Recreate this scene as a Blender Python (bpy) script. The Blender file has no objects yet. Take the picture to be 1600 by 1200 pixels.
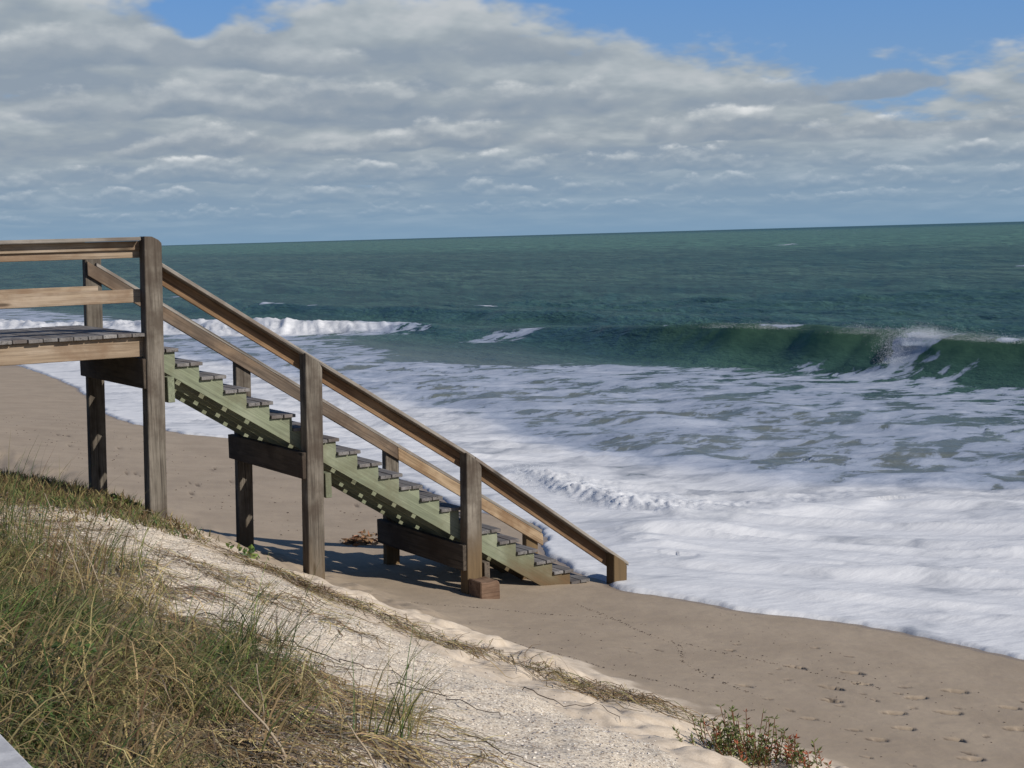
import bpy, bmesh, math, random
import numpy as np
from mathutils import Vector, Matrix

S = bpy.context.scene
COL = S.collection
rng = np.random.default_rng(7)
random.seed(7)

# ------------------------------------------------------------------ camera
PSI, PIT, ROL = math.radians(32), math.atan(233 / 2400), math.radians(1.6)
_h = Vector((math.sin(PSI), math.cos(PSI), 0)); _r = Vector((math.cos(PSI), -math.sin(PSI), 0)); _z = Vector((0, 0, 1))
_f = _h * math.cos(PIT) - _z * math.sin(PIT)
_u = _z * math.cos(PIT) + _h * math.sin(PIT)
_R = _r * math.cos(ROL) - _u * math.sin(ROL)
_U = _u * math.cos(ROL) + _r * math.sin(ROL)
cd = bpy.data.cameras.new('camera'); cam = bpy.data.objects.new('camera', cd); COL.objects.link(cam)
cam.matrix_world = Matrix((( _R.x, _U.x, -_f.x, 0), (_R.y, _U.y, -_f.y, 0), (_R.z, _U.z, -_f.z, 0), (0, 0, 0, 1)))
cd.sensor_width = 36; cd.lens = 54; cd.clip_start = 0.1; cd.clip_end = 30000
S.camera = cam

# ------------------------------------------------------------------ light
SUN_DIR = Vector((0.46 * 1.5, -1.5, 1.0)).normalized()
SUN_EL = math.asin(SUN_DIR.z); SUN_AZ = math.atan2(SUN_DIR.x, SUN_DIR.y)
sd = bpy.data.lights.new('sun', 'SUN'); sun = bpy.data.objects.new('sun', sd); COL.objects.link(sun)
sun.rotation_euler = SUN_DIR.to_track_quat('Z', 'Y').to_euler()
sun.location = (20, -20, 30)
sd.energy = 4.6; sd.angle = math.radians(0.5); sd.color = (1.0, 0.935, 0.845)
S.view_settings.view_transform = 'Standard'; S.view_settings.look = 'None'
S.view_settings.exposure = 0.05; S.view_settings.gamma = 1.0
S.view_settings.use_curve_mapping = False

# ------------------------------------------------------------------ node helpers
class N:
    def __init__(self, tree):
        self.t = tree; self.n = tree.nodes; self.l = tree.links
    def new(self, kind, **kw):
        n = self.n.new(kind)
        for k, v in kw.items():
            if k == 'ins':
                for a, b in v.items(): self.set(n, a, b)
            else: setattr(n, k, v)
        return n
    def set(self, n, a, b):
        if isinstance(b, bpy.types.NodeSocket): self.l.new(b, n.inputs[a])
        else: n.inputs[a].default_value = b
    def math(self, op, a, b=0.0, c=None, clamp=False):
        n = self.n.new('ShaderNodeMath'); n.operation = op; n.use_clamp = clamp
        self.set(n, 0, a); self.set(n, 1, b)
        if c is not None: self.set(n, 2, c)
        return n.outputs[0]
    def mixc(self, f, a, b, mode='MIX'):
        n = self.n.new('ShaderNodeMix'); n.data_type = 'RGBA'; n.blend_type = mode
        self.set(n, 0, f); self.set(n, 6, a); self.set(n, 7, b)
        return n.outputs[2]
    def noise(self, vec, scale, detail=4, rough=0.55, dist=0.0, col=False):
        n = self.n.new('ShaderNodeTexNoise')
        self.l.new(vec, n.inputs['Vector'])
        n.inputs['Scale'].default_value = scale; n.inputs['Detail'].default_value = detail
        n.inputs['Roughness'].default_value = rough; n.inputs['Distortion'].default_value = dist
        return n.outputs[1 if col else 0]
    def step(self, x, a, b, lo=0.0, hi=1.0):
        n = self.n.new('ShaderNodeMapRange'); n.interpolation_type = 'SMOOTHSTEP'
        self.set(n, 0, x); self.set(n, 1, a); self.set(n, 2, b); self.set(n, 3, lo); self.set(n, 4, hi)
        return n.outputs[0]
    def lin(self, x, a, b, lo=0.0, hi=1.0):
        n = self.n.new('ShaderNodeMapRange'); n.clamp = True
        self.set(n, 0, x); self.set(n, 1, a); self.set(n, 2, b); self.set(n, 3, lo); self.set(n, 4, hi)
        return n.outputs[0]
    def mapping(self, vec, scale=(1, 1, 1), loc=(0, 0, 0), rot=(0, 0, 0)):
        n = self.n.new('ShaderNodeMapping'); self.l.new(vec, n.inputs[0])
        n.inputs['Location'].default_value = loc; n.inputs['Rotation'].default_value = rot; n.inputs['Scale'].default_value = scale
        return n.outputs[0]
    def attr(self, name):
        n = self.n.new('ShaderNodeAttribute'); n.attribute_name = name; return n
    def bump(self, h, strength, dist=0.01, normal=None):
        n = self.n.new('ShaderNodeBump'); n.inputs['Strength'].default_value = strength; n.inputs['Distance'].default_value = dist
        self.l.new(h, n.inputs['Height'])
        if normal is not None: self.l.new(normal, n.inputs['Normal'])
        return n.outputs[0]

def c4(r, g, b): return (r, g, b, 1.0)

# ------------------------------------------------------------------ sky
W = bpy.data.worlds.new('World'); S.world = W; W.use_nodes = True
W.cycles.sampling_method = 'MANUAL'; W.cycles.sample_map_resolution = 256
n = N(W.node_tree); W.node_tree.nodes.clear()
sky = n.new('ShaderNodeTexSky'); sky.sky_type = 'NISHITA'; sky.sun_disc = False
sky.sun_elevation = SUN_EL; sky.sun_rotation = SUN_AZ
sky.air_density = 1.0; sky.dust_density = 0.3; sky.ozone_density = 2.0
geo = n.new('ShaderNodeTexCoord')
sep = n.new('ShaderNodeSeparateXYZ'); n.l.new(geo.outputs['Generated'], sep.inputs[0])
dx, dy, dz = sep.outputs
az = n.math('ARCTAN2', dx, dy)
e = n.math('MAXIMUM', dz, 0.0)
def cloud_at(e_sock, seed):
    rr = n.math('POWER', n.math('ADD', e_sock, 0.035), -0.32)
    rr = n.math('MULTIPLY', rr, 3.6)
    cmb = n.new('ShaderNodeCombineXYZ')
    n.set(cmb, 0, n.math('MULTIPLY', dx, rr)); n.set(cmb, 1, n.math('MULTIPLY', dy, rr)); n.set(cmb, 2, n.math('MULTIPLY', n.math('LOGARITHM', n.math('ADD', e_sock, 0.03), 2.718), 0.95))
    v = n.mapping(cmb.outputs[0], loc=seed)
    big = n.noise(v, 0.9, 3, 0.5)
    fine = n.noise(v, 2.2, 4, 0.56)
    return n.math('ADD', n.math('MULTIPLY', big, 0.55), n.math('MULTIPLY', fine, 0.6)), v
c0, v0 = cloud_at(e, (3.1, 7.7, 1.3))
c1, _ = cloud_at(n.math('ADD', n.math('MULTIPLY', e, 1.10), 0.0045), (3.1, 7.7, 1.3))
# the cloud bank's upper edge falls towards the south-east, clear blue above it
edge = n.lin(az, math.radians(29), math.radians(49), 0.158, 0.090)
above = n.math('SUBTRACT', e, edge)
bank = n.lin(above, -0.05, 0.022, 0.20, -0.17)
bank = n.math('ADD', bank, n.lin(e, 0.22, 0.5, 0.0, 0.03))
gap = n.math('ADD', n.math('POWER', n.math('DIVIDE', n.math('SUBTRACT', az, math.radians(20.9)), 0.016), 2.0), n.math('POWER', n.math('DIVIDE', n.math('SUBTRACT', e, 0.143), 0.02), 2.0))
bank = n.math('SUBTRACT', bank, n.math('MULTIPLY', n.math('EXPONENT', n.math('MULTIPLY', gap, -1.0)), 0.24))
dens = n.math('ADD', c0, bank)
mask = n.step(dens, 0.50, 0.625)
relief = n.math('MULTIPLY', n.math('SUBTRACT', c0, c1), 2.9)
light = n.math('ADD', n.math('ADD', relief, n.lin(above, -0.09, 0.0, 0.32, 0.52)), n.math('MULTIPLY', n.math('SUBTRACT', n.noise(v0, 3.2, 3, 0.5), 0.5), 0.9), clamp=True)
thin = n.lin(dens, 0.60, 0.85, 0.12, -0.06)
light = n.math('ADD', light, thin, clamp=True)
ramp = n.new('ShaderNodeValToRGB'); n.l.new(light, ramp.inputs[0])
cr = ramp.color_ramp; cr.elements[0].position = 0.08; cr.elements[0].color = c4(0.225, 0.285, 0.365)
cr.elements[1].position = 1.0; cr.elements[1].color = c4(0.60, 0.62, 0.635)
for p, c in ((0.40, (0.315, 0.365, 0.41)), (0.66, (0.43, 0.475, 0.505))):
    el = cr.elements.new(p); el.color = c4(*c)
ccol = n.mixc(0.35, ramp.outputs[0], c4(0.33, 0.385, 0.435))
# rows of cumulus, the farther the lower, smaller and flatter
def ramp2(x):
    r_ = n.new('ShaderNodeValToRGB'); n.l.new(x, r_.inputs[0]); q = r_.color_ramp
    q.elements[0].position = 0.05; q.elements[0].color = c4(0.235, 0.295, 0.37); q.elements[1].position = 1.0; q.elements[1].color = c4(0.76, 0.775, 0.78)
    for p, c in ((0.35, (0.30, 0.35, 0.405)), (0.65, (0.46, 0.50, 0.53))): q.elements.new(p).color = c4(*c)
    return r_.outputs[0]
for i_, (b_, h_, fq) in enumerate(((.014, .010, 52), (.024, .015, 38), (.037, .020, 28), (.054, .026, 20), (.076, .035, 14.5), (.105, .046, 10.5), (.142, .06, 8.0))):
    cc = n.new('ShaderNodeCombineXYZ'); n.set(cc, 0, n.math('MULTIPLY', az, fq)); n.set(cc, 1, n.math('MULTIPLY', e, fq * 1.9)); cc.inputs[2].default_value = 3.7 * i_
    base_n = n.new('ShaderNodeCombineXYZ'); n.set(base_n, 0, n.math('MULTIPLY', az, fq * .45)); base_n.inputs[1].default_value = 11.0 * i_
    md = n.noise(base_n.outputs[0], 1.0, 2, .5)
    n_a = n.noise(cc.outputs[0], 1.25, 5, .54)
    up = n.mapping(cc.outputs[0], loc=(0, .16, 0)); n_b = n.noise(up, 1.25, 2, .5)
    v_ = n.math('DIVIDE', n.math('SUBTRACT', e, n.math('ADD', b_ - h_ * .55, n.math('MULTIPLY', md, h_ * 1.1))), h_)
    pr = n.math('MULTIPLY', n.step(v_, -.25, .22), n.lin(v_, .05, 1.25, 1.0, 0.0))
    dn = n.math('ADD', n.math('MULTIPLY', pr, n.lin(md, .28, .62, .12, .92)), n.math('MULTIPLY', n.math('SUBTRACT', n_a, .5), 1.15))
    dn = n.math('SUBTRACT', dn, n.lin(above, -.022, .022, 0.0, .9))
    dn = n.math('SUBTRACT', dn, n.math('MULTIPLY', n.math('EXPONENT', n.math('MULTIPLY', gap, -1.0)), .55))
    mk = n.math('MULTIPLY', n.step(dn, .29, .50), .90)
    li = n.math('ADD', n.math('ADD', .12, n.math('MULTIPLY', n.math('MAXIMUM', v_, 0.0), .78)), n.math('MULTIPLY', n.math('SUBTRACT', n_a, n_b), 1.9), clamp=True)
    ccol = n.mixc(mk, ccol, ramp2(li))
    mask = n.math('MAXIMUM', mask, mk)
hz = n.lin(e, 0.0, 0.06, 0.93, 0.0)
ccol = n.mixc(hz, ccol, c4(0.195, 0.32, 0.46))
clear = n.mixc(n.lin(e, 0.0, 0.16), c4(0.21, 0.345, 0.52), c4(0.10, 0.265, 0.60))
clear = n.mixc(n.lin(e, 0.16, 0.6), clear, c4(0.022, 0.075, 0.215))
bgs = n.new('ShaderNodeBackground'); n.l.new(sky.outputs[0], bgs.inputs[0]); bgs.inputs[1].default_value = 0.085
bgh = n.new('ShaderNodeBackground'); n.l.new(clear, bgh.inputs[0]); bgh.inputs[1].default_value = 1.0
bgc = n.new('ShaderNodeBackground'); n.l.new(ccol, bgc.inputs[0]); bgc.inputs[1].default_value = 1.0
m0 = n.new('ShaderNodeMixShader'); m0.inputs[0].default_value = 0.80
n.l.new(bgs.outputs[0], m0.inputs[1]); n.l.new(bgh.outputs[0], m0.inputs[2])
mx = n.new('ShaderNodeMixShader'); n.l.new(mask, mx.inputs[0]); n.l.new(m0.outputs[0], mx.inputs[1]); n.l.new(bgc.outputs[0], mx.inputs[2])
out = n.new('ShaderNodeOutputWorld'); n.l.new(mx.outputs[0], out.inputs[0])

# ------------------------------------------------------------------ numeric helpers
def sst(a, b, x):
    t = np.clip((x - a) / (b - a), 0, 1); return t * t * (3 - 2 * t)

def _hash(ix, iy, seed):
    h = (ix.astype(np.int64) * 374761393 + iy.astype(np.int64) * 668265263 + seed * 1274126177) & 0xffffffff
    h = ((h ^ (h >> 13)) * 1274126177) & 0xffffffff
    return ((h ^ (h >> 16)) & 0xffff) / 65535.0

def vnoise(x, y, seed=0):
    ix = np.floor(x); iy = np.floor(y); fx = x - ix; fy = y - iy
    fx = fx * fx * fx * (fx * (fx * 6 - 15) + 10); fy = fy * fy * fy * (fy * (fy * 6 - 15) + 10)
    a = _hash(ix, iy, seed); b = _hash(ix + 1, iy, seed); c = _hash(ix, iy + 1, seed); d = _hash(ix + 1, iy + 1, seed)
    return (a * (1 - fx) + b * fx) * (1 - fy) + (c * (1 - fx) + d * fx) * fy

def fbm(x, y, octs=4, seed=0, gain=0.5):
    s = 0; amp = 1; tot = 0
    for o in range(octs):
        ca, sa = math.cos(o * 1.1), math.sin(o * 1.1)
        s = s + amp * vnoise((x * ca - y * sa) * 2 ** o + 17.3 * o, (x * sa + y * ca) * 2 ** o - 9.1 * o, seed + o)
        tot += amp; amp *= gain
    return s / tot            # 0..1

PX = [-60, -6, 0, 2, 4, 5.2, 6.2, 7.2, 8.0, 9.2, 11, 14, 17, 20, 30, 60, 200]
PA = [-1.6, -1.6, -1.72, -2.1, -2.50, -2.83, -3.33, -3.85, -4.11, -4.26, -4.42, -4.73, -4.97, -5.35, -6.2, -7.5, -9]
PB = [-1.6, -1.6, -1.72, -2.2, -2.78, -3.14, -3.47, -3.80, -4.06, -4.25, -4.42, -4.73, -4.97, -5.35, -6.2, -7.5, -9]
_xs = np.linspace(-60, 200, 5201)
def _sm(P):
    y = np.interp(_xs, PX, P); k = np.hanning(19); k /= k.sum()
    return np.convolve(np.pad(y, 9, mode='edge'), k, 'valid')
_SA, _SB = _sm(PA), _sm(PB)
def gz(X, Y):
    k = sst(9.5, 15.2, Y)
    z = np.interp(X, _xs, _SA) * k + np.interp(X, _xs, _SB) * (1 - k)
    w = 1 - sst(5.3, 8.0, X)
    return z - w * np.minimum(1.3, .16 * np.maximum(0, Y - 18.0)) * sst(-2, 2, X)

# footprints pressed into the beach: x, y, heading, length
FOOT = [(10.24, 11.24), (10.61, 10.82), (10.37, 10.44), (9.98, 10.46), (9.61, 10.07), (10.45, 9.83), (9.83, 9.51), (9.51, 9.09),
        (11.01, 9.87), (10.33, 9.34), (11.03, 9.24), (10.47, 8.71), (9.67, 8.67), (9.34, 8.21), (9.0, 8.9), (10.9, 8.3), (9.9, 7.9),
        (11.4, 9.3), (8.9, 9.6), (9.2, 10.8), (11.34, 45.1), (9.85, 35.3), (10.2, 32.4), (9.06, 24.9), (8.9, 28.0), (9.6, 26.0), (9.9, 29.5), (10.5, 30.3), (9.3, 33.0), (9.1, 22.4), (8.7, 23.6)]
_fr = random.Random(3)
_f2 = random.Random(8)
SMALL = [(_f2.uniform(8.4, 11.2), _f2.uniform(7.8, 12.5), _f2.uniform(-1.6, .3), _f2.uniform(.06, .15), _f2.uniform(.02, .04)) for _ in range(34)] + [(_f2.uniform(8.8, 11.4), _f2.uniform(21, 36), _f2.uniform(.8, 2.2), _f2.uniform(.14, .24), _f2.uniform(.03, .045)) for _ in range(26)]
FOOTP = SMALL + [(x, y, math.radians(-42 + _fr.uniform(-22, 22)) if y < 14 else math.radians(95 + _fr.uniform(-20, 20)), (.27 if i < 14 else .22) * _fr.uniform(.8, 1.1), .085 if i < 14 else .05) for i, (x, y) in enumerate(FOOT)]
def ground(X, Y):
    z = gz(X, Y)
    dune = 1 - sst(7.3, 8.3, X)
    z = z + dune * ((fbm(X * .9, Y * .9, 4, 11) - .5) * .16 + (fbm(X * 4, Y * 4, 3, 15) - .5) * .05) * sst(-3, 1, X)
    z = z + (1 - dune) * ((fbm(X * .5, Y * .35, 4, 21) - .5) * .05 + (fbm(X * 5, Y * 5, 3, 25) - .5) * .008)
    z = z + (sst(6.9, 7.3, X) - sst(7.3, 8.6, X)) * (fbm(X * 2.5, Y * 2.5, 3, 31) - .35) * .09
    # hummocks and old tracks in the soft dry sand at the toe
    z = z + sst(5.6, 6.3, X) * (1 - sst(7.4, 8.0, X)) * (np.abs(fbm(X * 2.2, Y * 2.2, 3, 35) - .5) - .12) * .22
    return z

def add_marks(X, Y, Z):
    for (x, y, a, L, d) in FOOTP:
        ux, uy = math.cos(a), math.sin(a)
        p = (X - x) * ux + (Y - y) * uy; q = -(X - x) * uy + (Y - y) * ux
        sel = (np.abs(p) < L * 1.3) & (np.abs(q) < L)
        pp, qq = p[sel], q[sel]
        wq = .30 + .07 * np.cos(pp / L * 6)
        r = np.sqrt((pp / (L * .5)) ** 2 + (qq / (L * .5 * wq)) ** 2)
        tt = ((X[sel] - x) * .42 - (Y[sel] - y) * .91) / (L * .5)
        heel = (1 + .2 * np.tanh(pp / L * 4)) * np.clip(.5 + .55 * tt, 0, 1.1)
        Z[sel] += -d * heel * (1 - sst(.85, 1.05, r))
    return Z

# ------------------------------------------------------------------ object helpers
def setp(o, label=None, cat=None, group=None, kind=None):
    if label: o['label'] = label
    if cat: o['category'] = cat
    if group: o['group'] = group
    if kind: o['kind'] = kind
    return o

def link(name, me, mat=None, parent=None):
    o = bpy.data.objects.new(name, me); COL.objects.link(o)
    if mat is not None and not me.materials: me.materials.append(mat)
    if parent is not None: o.parent = parent
    return o

def empty(name, loc=(0, 0, 0)):
    o = bpy.data.objects.new(name, None); COL.objects.link(o); o.location = loc; o.empty_display_size = .2
    return o

def np_mesh(name, V, F, smooth=False, attrs=None, cols=None):
    """V (n,3); F (m,k) one polygon size"""
    me = bpy.data.meshes.new(name)
    V = np.asarray(V, np.float32); F = np.asarray(F, np.int32); k = F.shape[1]
    me.vertices.add(len(V)); me.vertices.foreach_set('co', V.ravel())
    me.loops.add(F.size); me.loops.foreach_set('vertex_index', F.ravel())
    me.polygons.add(len(F)); me.polygons.foreach_set('loop_start', np.arange(0, F.size, k, dtype=np.int32))
    me.polygons.foreach_set('use_smooth', np.full(len(F), smooth))
    me.update(calc_edges=True); me.validate()
    for a, v in (attrs or {}).items():
        at = me.attributes.new(a, 'FLOAT', 'POINT'); at.data.foreach_set('value', np.asarray(v, np.float32).ravel())
    for a, v in (cols or {}).items():
        at = me.attributes.new(a, 'FLOAT_COLOR', 'POINT')
        c = np.ones((len(V), 4), np.float32); c[:, :3] = v
        at.data.foreach_set('color', c.ravel())
    return me

def polar(azs, rs):
    A, Rr = np.meshgrid(np.radians(azs), rs, indexing='ij')
    X = np.sin(A) * Rr; Y = np.cos(A) * Rr
    na, nr = A.shape
    i = np.arange(na - 1)[:, None] * nr + np.arange(nr - 1)[None]
    F = np.stack([i, i + 1, i + nr + 1, i + nr], -1).reshape(-1, 4)
    return X.ravel(), Y.ravel(), F

# ------------------------------------------------------------------ materials: sand
def mat(name):
    m = bpy.data.materials.new(name); m.use_nodes = True
    m.node_tree.nodes.clear(); k = N(m.node_tree)
    b = k.new('ShaderNodeBsdfPrincipled'); o = k.new('ShaderNodeOutputMaterial'); k.l.new(b.outputs[0], o.inputs[0])
    return m, k, b, o

M_sand, k, b, o = mat('sand')
tc = k.new('ShaderNodeNewGeometry'); P = tc.outputs['Position']
wet = k.attr('wet').outputs['Fac']; shell = k.attr('shell').outputs['Fac']; veg = k.attr('veg').outputs['Fac']
n1 = k.noise(P, 1.3, 5); n2 = k.noise(P, 9, 5); n3 = k.noise(P, 70, 3, .6); n4 = k.noise(P, 260, 2, .6)
dry = k.mixc(k.step(n2, .3, .7), c4(.52, .43, .325), c4(.63, .535, .42))
dry = k.mixc(k.step(n3, .35, .75, 0, .35), dry, c4(.38, .30, .22))
damp = k.mixc(k.step(n1, .3, .7), c4(.300, .239, .173), c4(.355, .285, .208))
damp = k.mixc(k.step(n2, .35, .7, 0, .30), damp, c4(.28, .222, .175))
damp = k.mixc(k.step(n3, .58, .75, 0, .30), damp, c4(.21, .165, .13))
soaked = c4(.215, .172, .135)
wn = k.math('ADD', wet, k.math('MULTIPLY', k.math('SUBTRACT', k.noise(P, 2.6, 5, .6), .5), .35))
base = k.mixc(k.step(wn, .2, .42), dry, damp)
base = k.mixc(k.step(wn, .80, 1.0, 0, .75), base, soaked)
base = k.mixc(k.math('MULTIPLY', k.attr('prints').outputs['Fac'], .85), base, c4(.095, .072, .052))  # damp sand and the shade inside the footprints, both put into the colour
vor = k.new('ShaderNodeTexVoronoi'); k.l.new(P, vor.inputs['Vector']); vor.inputs['Scale'].default_value = 75
vcol = k.new('ShaderNodeSeparateColor'); k.l.new(vor.outputs['Color'], vcol.inputs[0])
sh = k.mixc(vcol.outputs[0], c4(.47, .385, .285), c4(.86, .77, .63))
sh = k.mixc(k.step(vcol.outputs[1], .86, .9), sh, c4(.20, .17, .15))
sh = k.mixc(k.step(n2, .35, .75, 0, .45), sh, c4(.60, .49, .36))
sn = k.math('ADD', shell, k.math('MULTIPLY', k.math('SUBTRACT', k.noise(P, 3.2, 5, .65), .5), .9))
smask = k.step(sn, .4, .62)
base = k.mixc(smask, base, sh)
vn = k.math('ADD', veg, k.math('MULTIPLY', k.math('SUBTRACT', k.noise(P, 5, 5, .65), .5), .8))
litter = k.mixc(n2, c4(.10, .075, .04), c4(.22, .165, .09))
base = k.mixc(k.step(vn, .45, .75, 0, .9), base, litter)
k.set(b, 'Base Color', base)
k.set(b, 'Roughness', k.step(wn, .8, 1.0, .95, .45))
b.inputs['Specular IOR Level'].default_value = .25
hh = k.math('ADD', k.math('MULTIPLY', n3, .5), k.math('MULTIPLY', n4, .35))
bn = k.bump(hh, .35, .012)
bn = k.bump(n2, .35, .02, bn)
hs = k.math('MULTIPLY', k.math('MULTIPLY', vcol.outputs[2], smask), 1.0)
bn = k.bump(hs, .8, .012, bn)
k.set(b, 'Normal', bn)

# ------------------------------------------------------------------ ground sheet
az_g = np.unique(np.concatenate([np.linspace(-180, 8, 60), np.linspace(8, 56, 620), np.linspace(56, 180, 60)]))
r_g = np.unique(np.concatenate([np.linspace(.15, 5, 30), np.linspace(5, 20, 430), np.linspace(20, 60, 130), np.geomspace(60, 9000, 30)]))
X, Y, F = polar(az_g, r_g)
Z = add_marks(X, Y, ground(X, Y))
far = sst(60, 300, np.hypot(X, Y))
Z = np.where((X < 0), Z * (1 - far) + far * -1.6, Z)

SHX = [(12.95, 10.3), (12.896, 10.606), (12.70, 11.3), (12.55, 12.09), (12.28, 12.82), (11.80, 13.34), (11.54, 13.88), (11.40, 14.44), (11.13, 14.94), (11.02, 15.2), (10.98, 15.45),
       (11.10, 15.7), (11.22, 16.64), (11.40, 17.3), (11.85, 18.2), (12.1, 18.6), (12.5, 19.15), (13.2, 20.6), (13.0, 21.7), (12.95, 22.4), (13.8, 25.7),
       (14.1, 30), (13.7, 34.8), (13.0, 35.6), (12.57, 37.5), (12.68, 41), (15.3, 53), (16.4, 62.4), (16.7, 66), (17, 80), (17, 400), (17, 9000)]
SHX = [(13.6, -9000), (13.6, -10), (13.3, 5)] + SHX
_sy = np.array([p[1] for p in SHX]); _sx = np.array([p[0] for p in SHX])
def shore(Y):
    return np.interp(Y, _sy, _sx) + (fbm(Y * 1.4, Y * 0 + 3.3, 4, 41, .6) - .5) * .30 + (np.abs(fbm(Y * 4.5, Y * 0 + 8.3, 2, 43) - .5)) * .07

s_ = X - shore(Y)
wet = sst(7.6, 8.4, X + 2.3 * sst(12.3, 15.5, Y) + (fbm(X * 3, Y * 3, 3, 51) - .5) * .5) * .58 + .46 * sst(-.28, .02, s_)
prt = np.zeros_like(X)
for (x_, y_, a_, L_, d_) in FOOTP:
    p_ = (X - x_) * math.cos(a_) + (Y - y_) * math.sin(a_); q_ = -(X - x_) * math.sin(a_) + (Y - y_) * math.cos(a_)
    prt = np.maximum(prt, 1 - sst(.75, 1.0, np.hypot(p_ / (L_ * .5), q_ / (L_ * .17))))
xg = np.interp(Y, [2, 5, 6.5, 8, 9, 10, 11, 12, 13, 14], [2.0, 2.4, 2.95, 3.7, 4.05, 4.0, 3.75, 3.5, 3.0, 2.6])
shell = sst(.3, -.4, X - np.interp(Y, [5, 7, 8, 9.5, 11, 12.5, 14, 16, 18], [5.2, 5.75, 6.0, 6.0, 5.8, 5.5, 5.1, 4.6, 4.0]))
veg = np.maximum(sst(.25, -.35, X - xg) * sst(16, 13, Y), sst(14.2, 15.0, Y - (4.6 - X) * .35) * sst(5.8, 5.0, X) * .9)
veg = np.maximum(veg, sst(.28, .05, np.abs(X - np.interp(Y, [8, 10.5, 11.5, 12.3, 12.8, 15], [6.6, 6.95, 6.25, 5.85, 5.5, 5.2]))) * .45 * sst(8.5, 10, Y))
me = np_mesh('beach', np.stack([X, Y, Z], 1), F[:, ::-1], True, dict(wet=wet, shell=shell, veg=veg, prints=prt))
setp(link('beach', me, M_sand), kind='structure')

# ------------------------------------------------------------------ sea
SEA = -4.95
az_w = np.unique(np.concatenate([np.linspace(-12, 9, 50), np.linspace(9, 55, 660), np.linspace(55, 179, 90)]))
r_w = np.unique(np.concatenate([np.arange(10.5, 30, .07), np.arange(30, 62, .13), np.arange(62, 110, .35), np.geomspace(110, 9000, 130)]))
X, Y, F = polar(az_w, r_w)
R_ = np.hypot(X, Y)
s = X - shore(Y)
g = ground(X, Y)
# breaking wave crest line
CY = [-9000, 0, 20, 30, 38, 45, 52, 57, 62, 67, 73, 77, 86, 96, 110, 140, 9000]
CX = [41, 41, 40.5, 39.7, 39.4, 39.4, 39.8, 40.3, 40, 39.5, 38.6, 34.2, 31.2, 25.5, 24, 24, 24]
CH = [.8, .9, 1.2, 1.22, 1.30, 1.30, .95, .75, .45, .30, .42, .72, .75, .62, .5, .4, 0]
CB = [0, 0, 0, 0, 0, 0, 0, 0, 0, .15, .8, 1, 1, 1, 1, 1, 1]
xc = np.interp(Y, CY, CX) + (fbm(Y * .35, Y * 0, 3, 61) - .5) * .7
H = np.interp(Y, CY, CH) * (.96 + .07 * fbm(Y * .45, Y * 0 + 5, 3, 63)); broken = np.interp(Y, CY, CB)
u = X - xc
wf = 1.45 - broken * .2
prof = np.where(u < 0, np.exp(-(u / wf) ** 2), np.exp(-(u / 3.6) ** 2))
swell = H * prof - .06 * H * np.exp(-((u + 3.6) / 2.2) ** 2)
# second swell behind
xc2 = np.interp(Y, [-9000, 40, 70, 85, 100, 120, 9000], [58, 55, 49, 46.5, 43, 41, 40]) + (fbm(Y * .2, Y * 0 + 9, 3, 65) - .5) * 2
h2 = np.interp(Y, [-9000, 40, 65, 78, 92, 110, 140, 9000], [.25, .3, .35, .55, .6, .75, .5, .3])
u2 = X - xc2
swell = swell + h2 * np.where(u2 < 0, np.exp(-(u2 / 1.6) ** 2), np.exp(-(u2 / 3.5) ** 2))
for (x0, a, wl) in ((66, .30, 4), (80, .28, 5), (97, .3, 6), (121, .3, 7), (150, .3, 8)):
    xk = x0 + (fbm(Y * .03, Y * 0 + x0, 3, int(x0)) - .5) * 14
    am = a * (.3 + 1.2 * fbm(Y * .05, Y * 0 - x0, 2, 71))
    uu = X - xk
    swell = swell + am * np.where(uu < 0, np.exp(-(uu / (wl * .45)) ** 2), np.exp(-(uu / wl) ** 2))
off = sst(16, 40, X)
wd = X * .9 + Y * .22
chop = (fbm(wd * .55, Y * .22, 5, 75, .55) - .5)
sw2 = np.sin(wd * .42 + 3 * fbm(X * .05, Y * .04, 2, 77)) * .10 + np.sin(wd * .20 + 2.0 * fbm(X * .02, Y * .02, 2, 78)) * .12
deep = sst(42, 60, X)
fade = 1 - sst(400, 1500, R_)
waves = swell * off + off * (chop * .55 * (.35 + .9 * deep) + sw2 * deep) * fade
# surf-zone lumps and the swash ridges of thick foam
pp = (X + Y) * .7071; qq = (X - Y) * .7071
near = sst(.1, 2.0, s) * (1 - sst(24, 34, X))
rg = 1 - np.abs(2 * fbm(pp * .85, qq * .16, 4, 81, .5) - 1)
rid = (rg ** 3) * .13 + (fbm(pp * 2.6, qq * .5, 3, 83, .4) - .5) * .075
lump = (fbm(X * .5, Y * .35, 3, 85, .4) - .5) * .20 * sst(14, 22, X)
# small bores crossing the swash
def seg_dist(pts, X, Y):
    d = np.full(X.shape, 1e9); t_all = np.zeros(X.shape); sd_ = np.zeros(X.shape)
    for (a, b_) in zip(pts[:-1], pts[1:]):
        ax, ay = a; bx, by = b_; vx, vy = bx - ax, by - ay; L2 = vx * vx + vy * vy
        t = np.clip(((X - ax) * vx + (Y - ay) * vy) / L2, 0, 1)
        qx = X - ax - t * vx; qy = Y - ay - t * vy
        dd = np.hypot(qx, qy); side = np.sign(qx * vy - qy * vx)
        m_ = dd < d; d = np.where(m_, dd, d); sd_ = np.where(m_, dd * side, sd_)
    return d, sd_
wob = (fbm(X * .9, Y * .9, 3, 91) - .5) * .9
B1 = [(16.4, 26.6), (15.75, 23.2), (15.45, 21.2), (15.8, 20.0), (17.3, 19.5), (19.4, 19.4)]
d1, sd1 = seg_dist(B1, X + wob * .5, Y + wob * .5)
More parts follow.
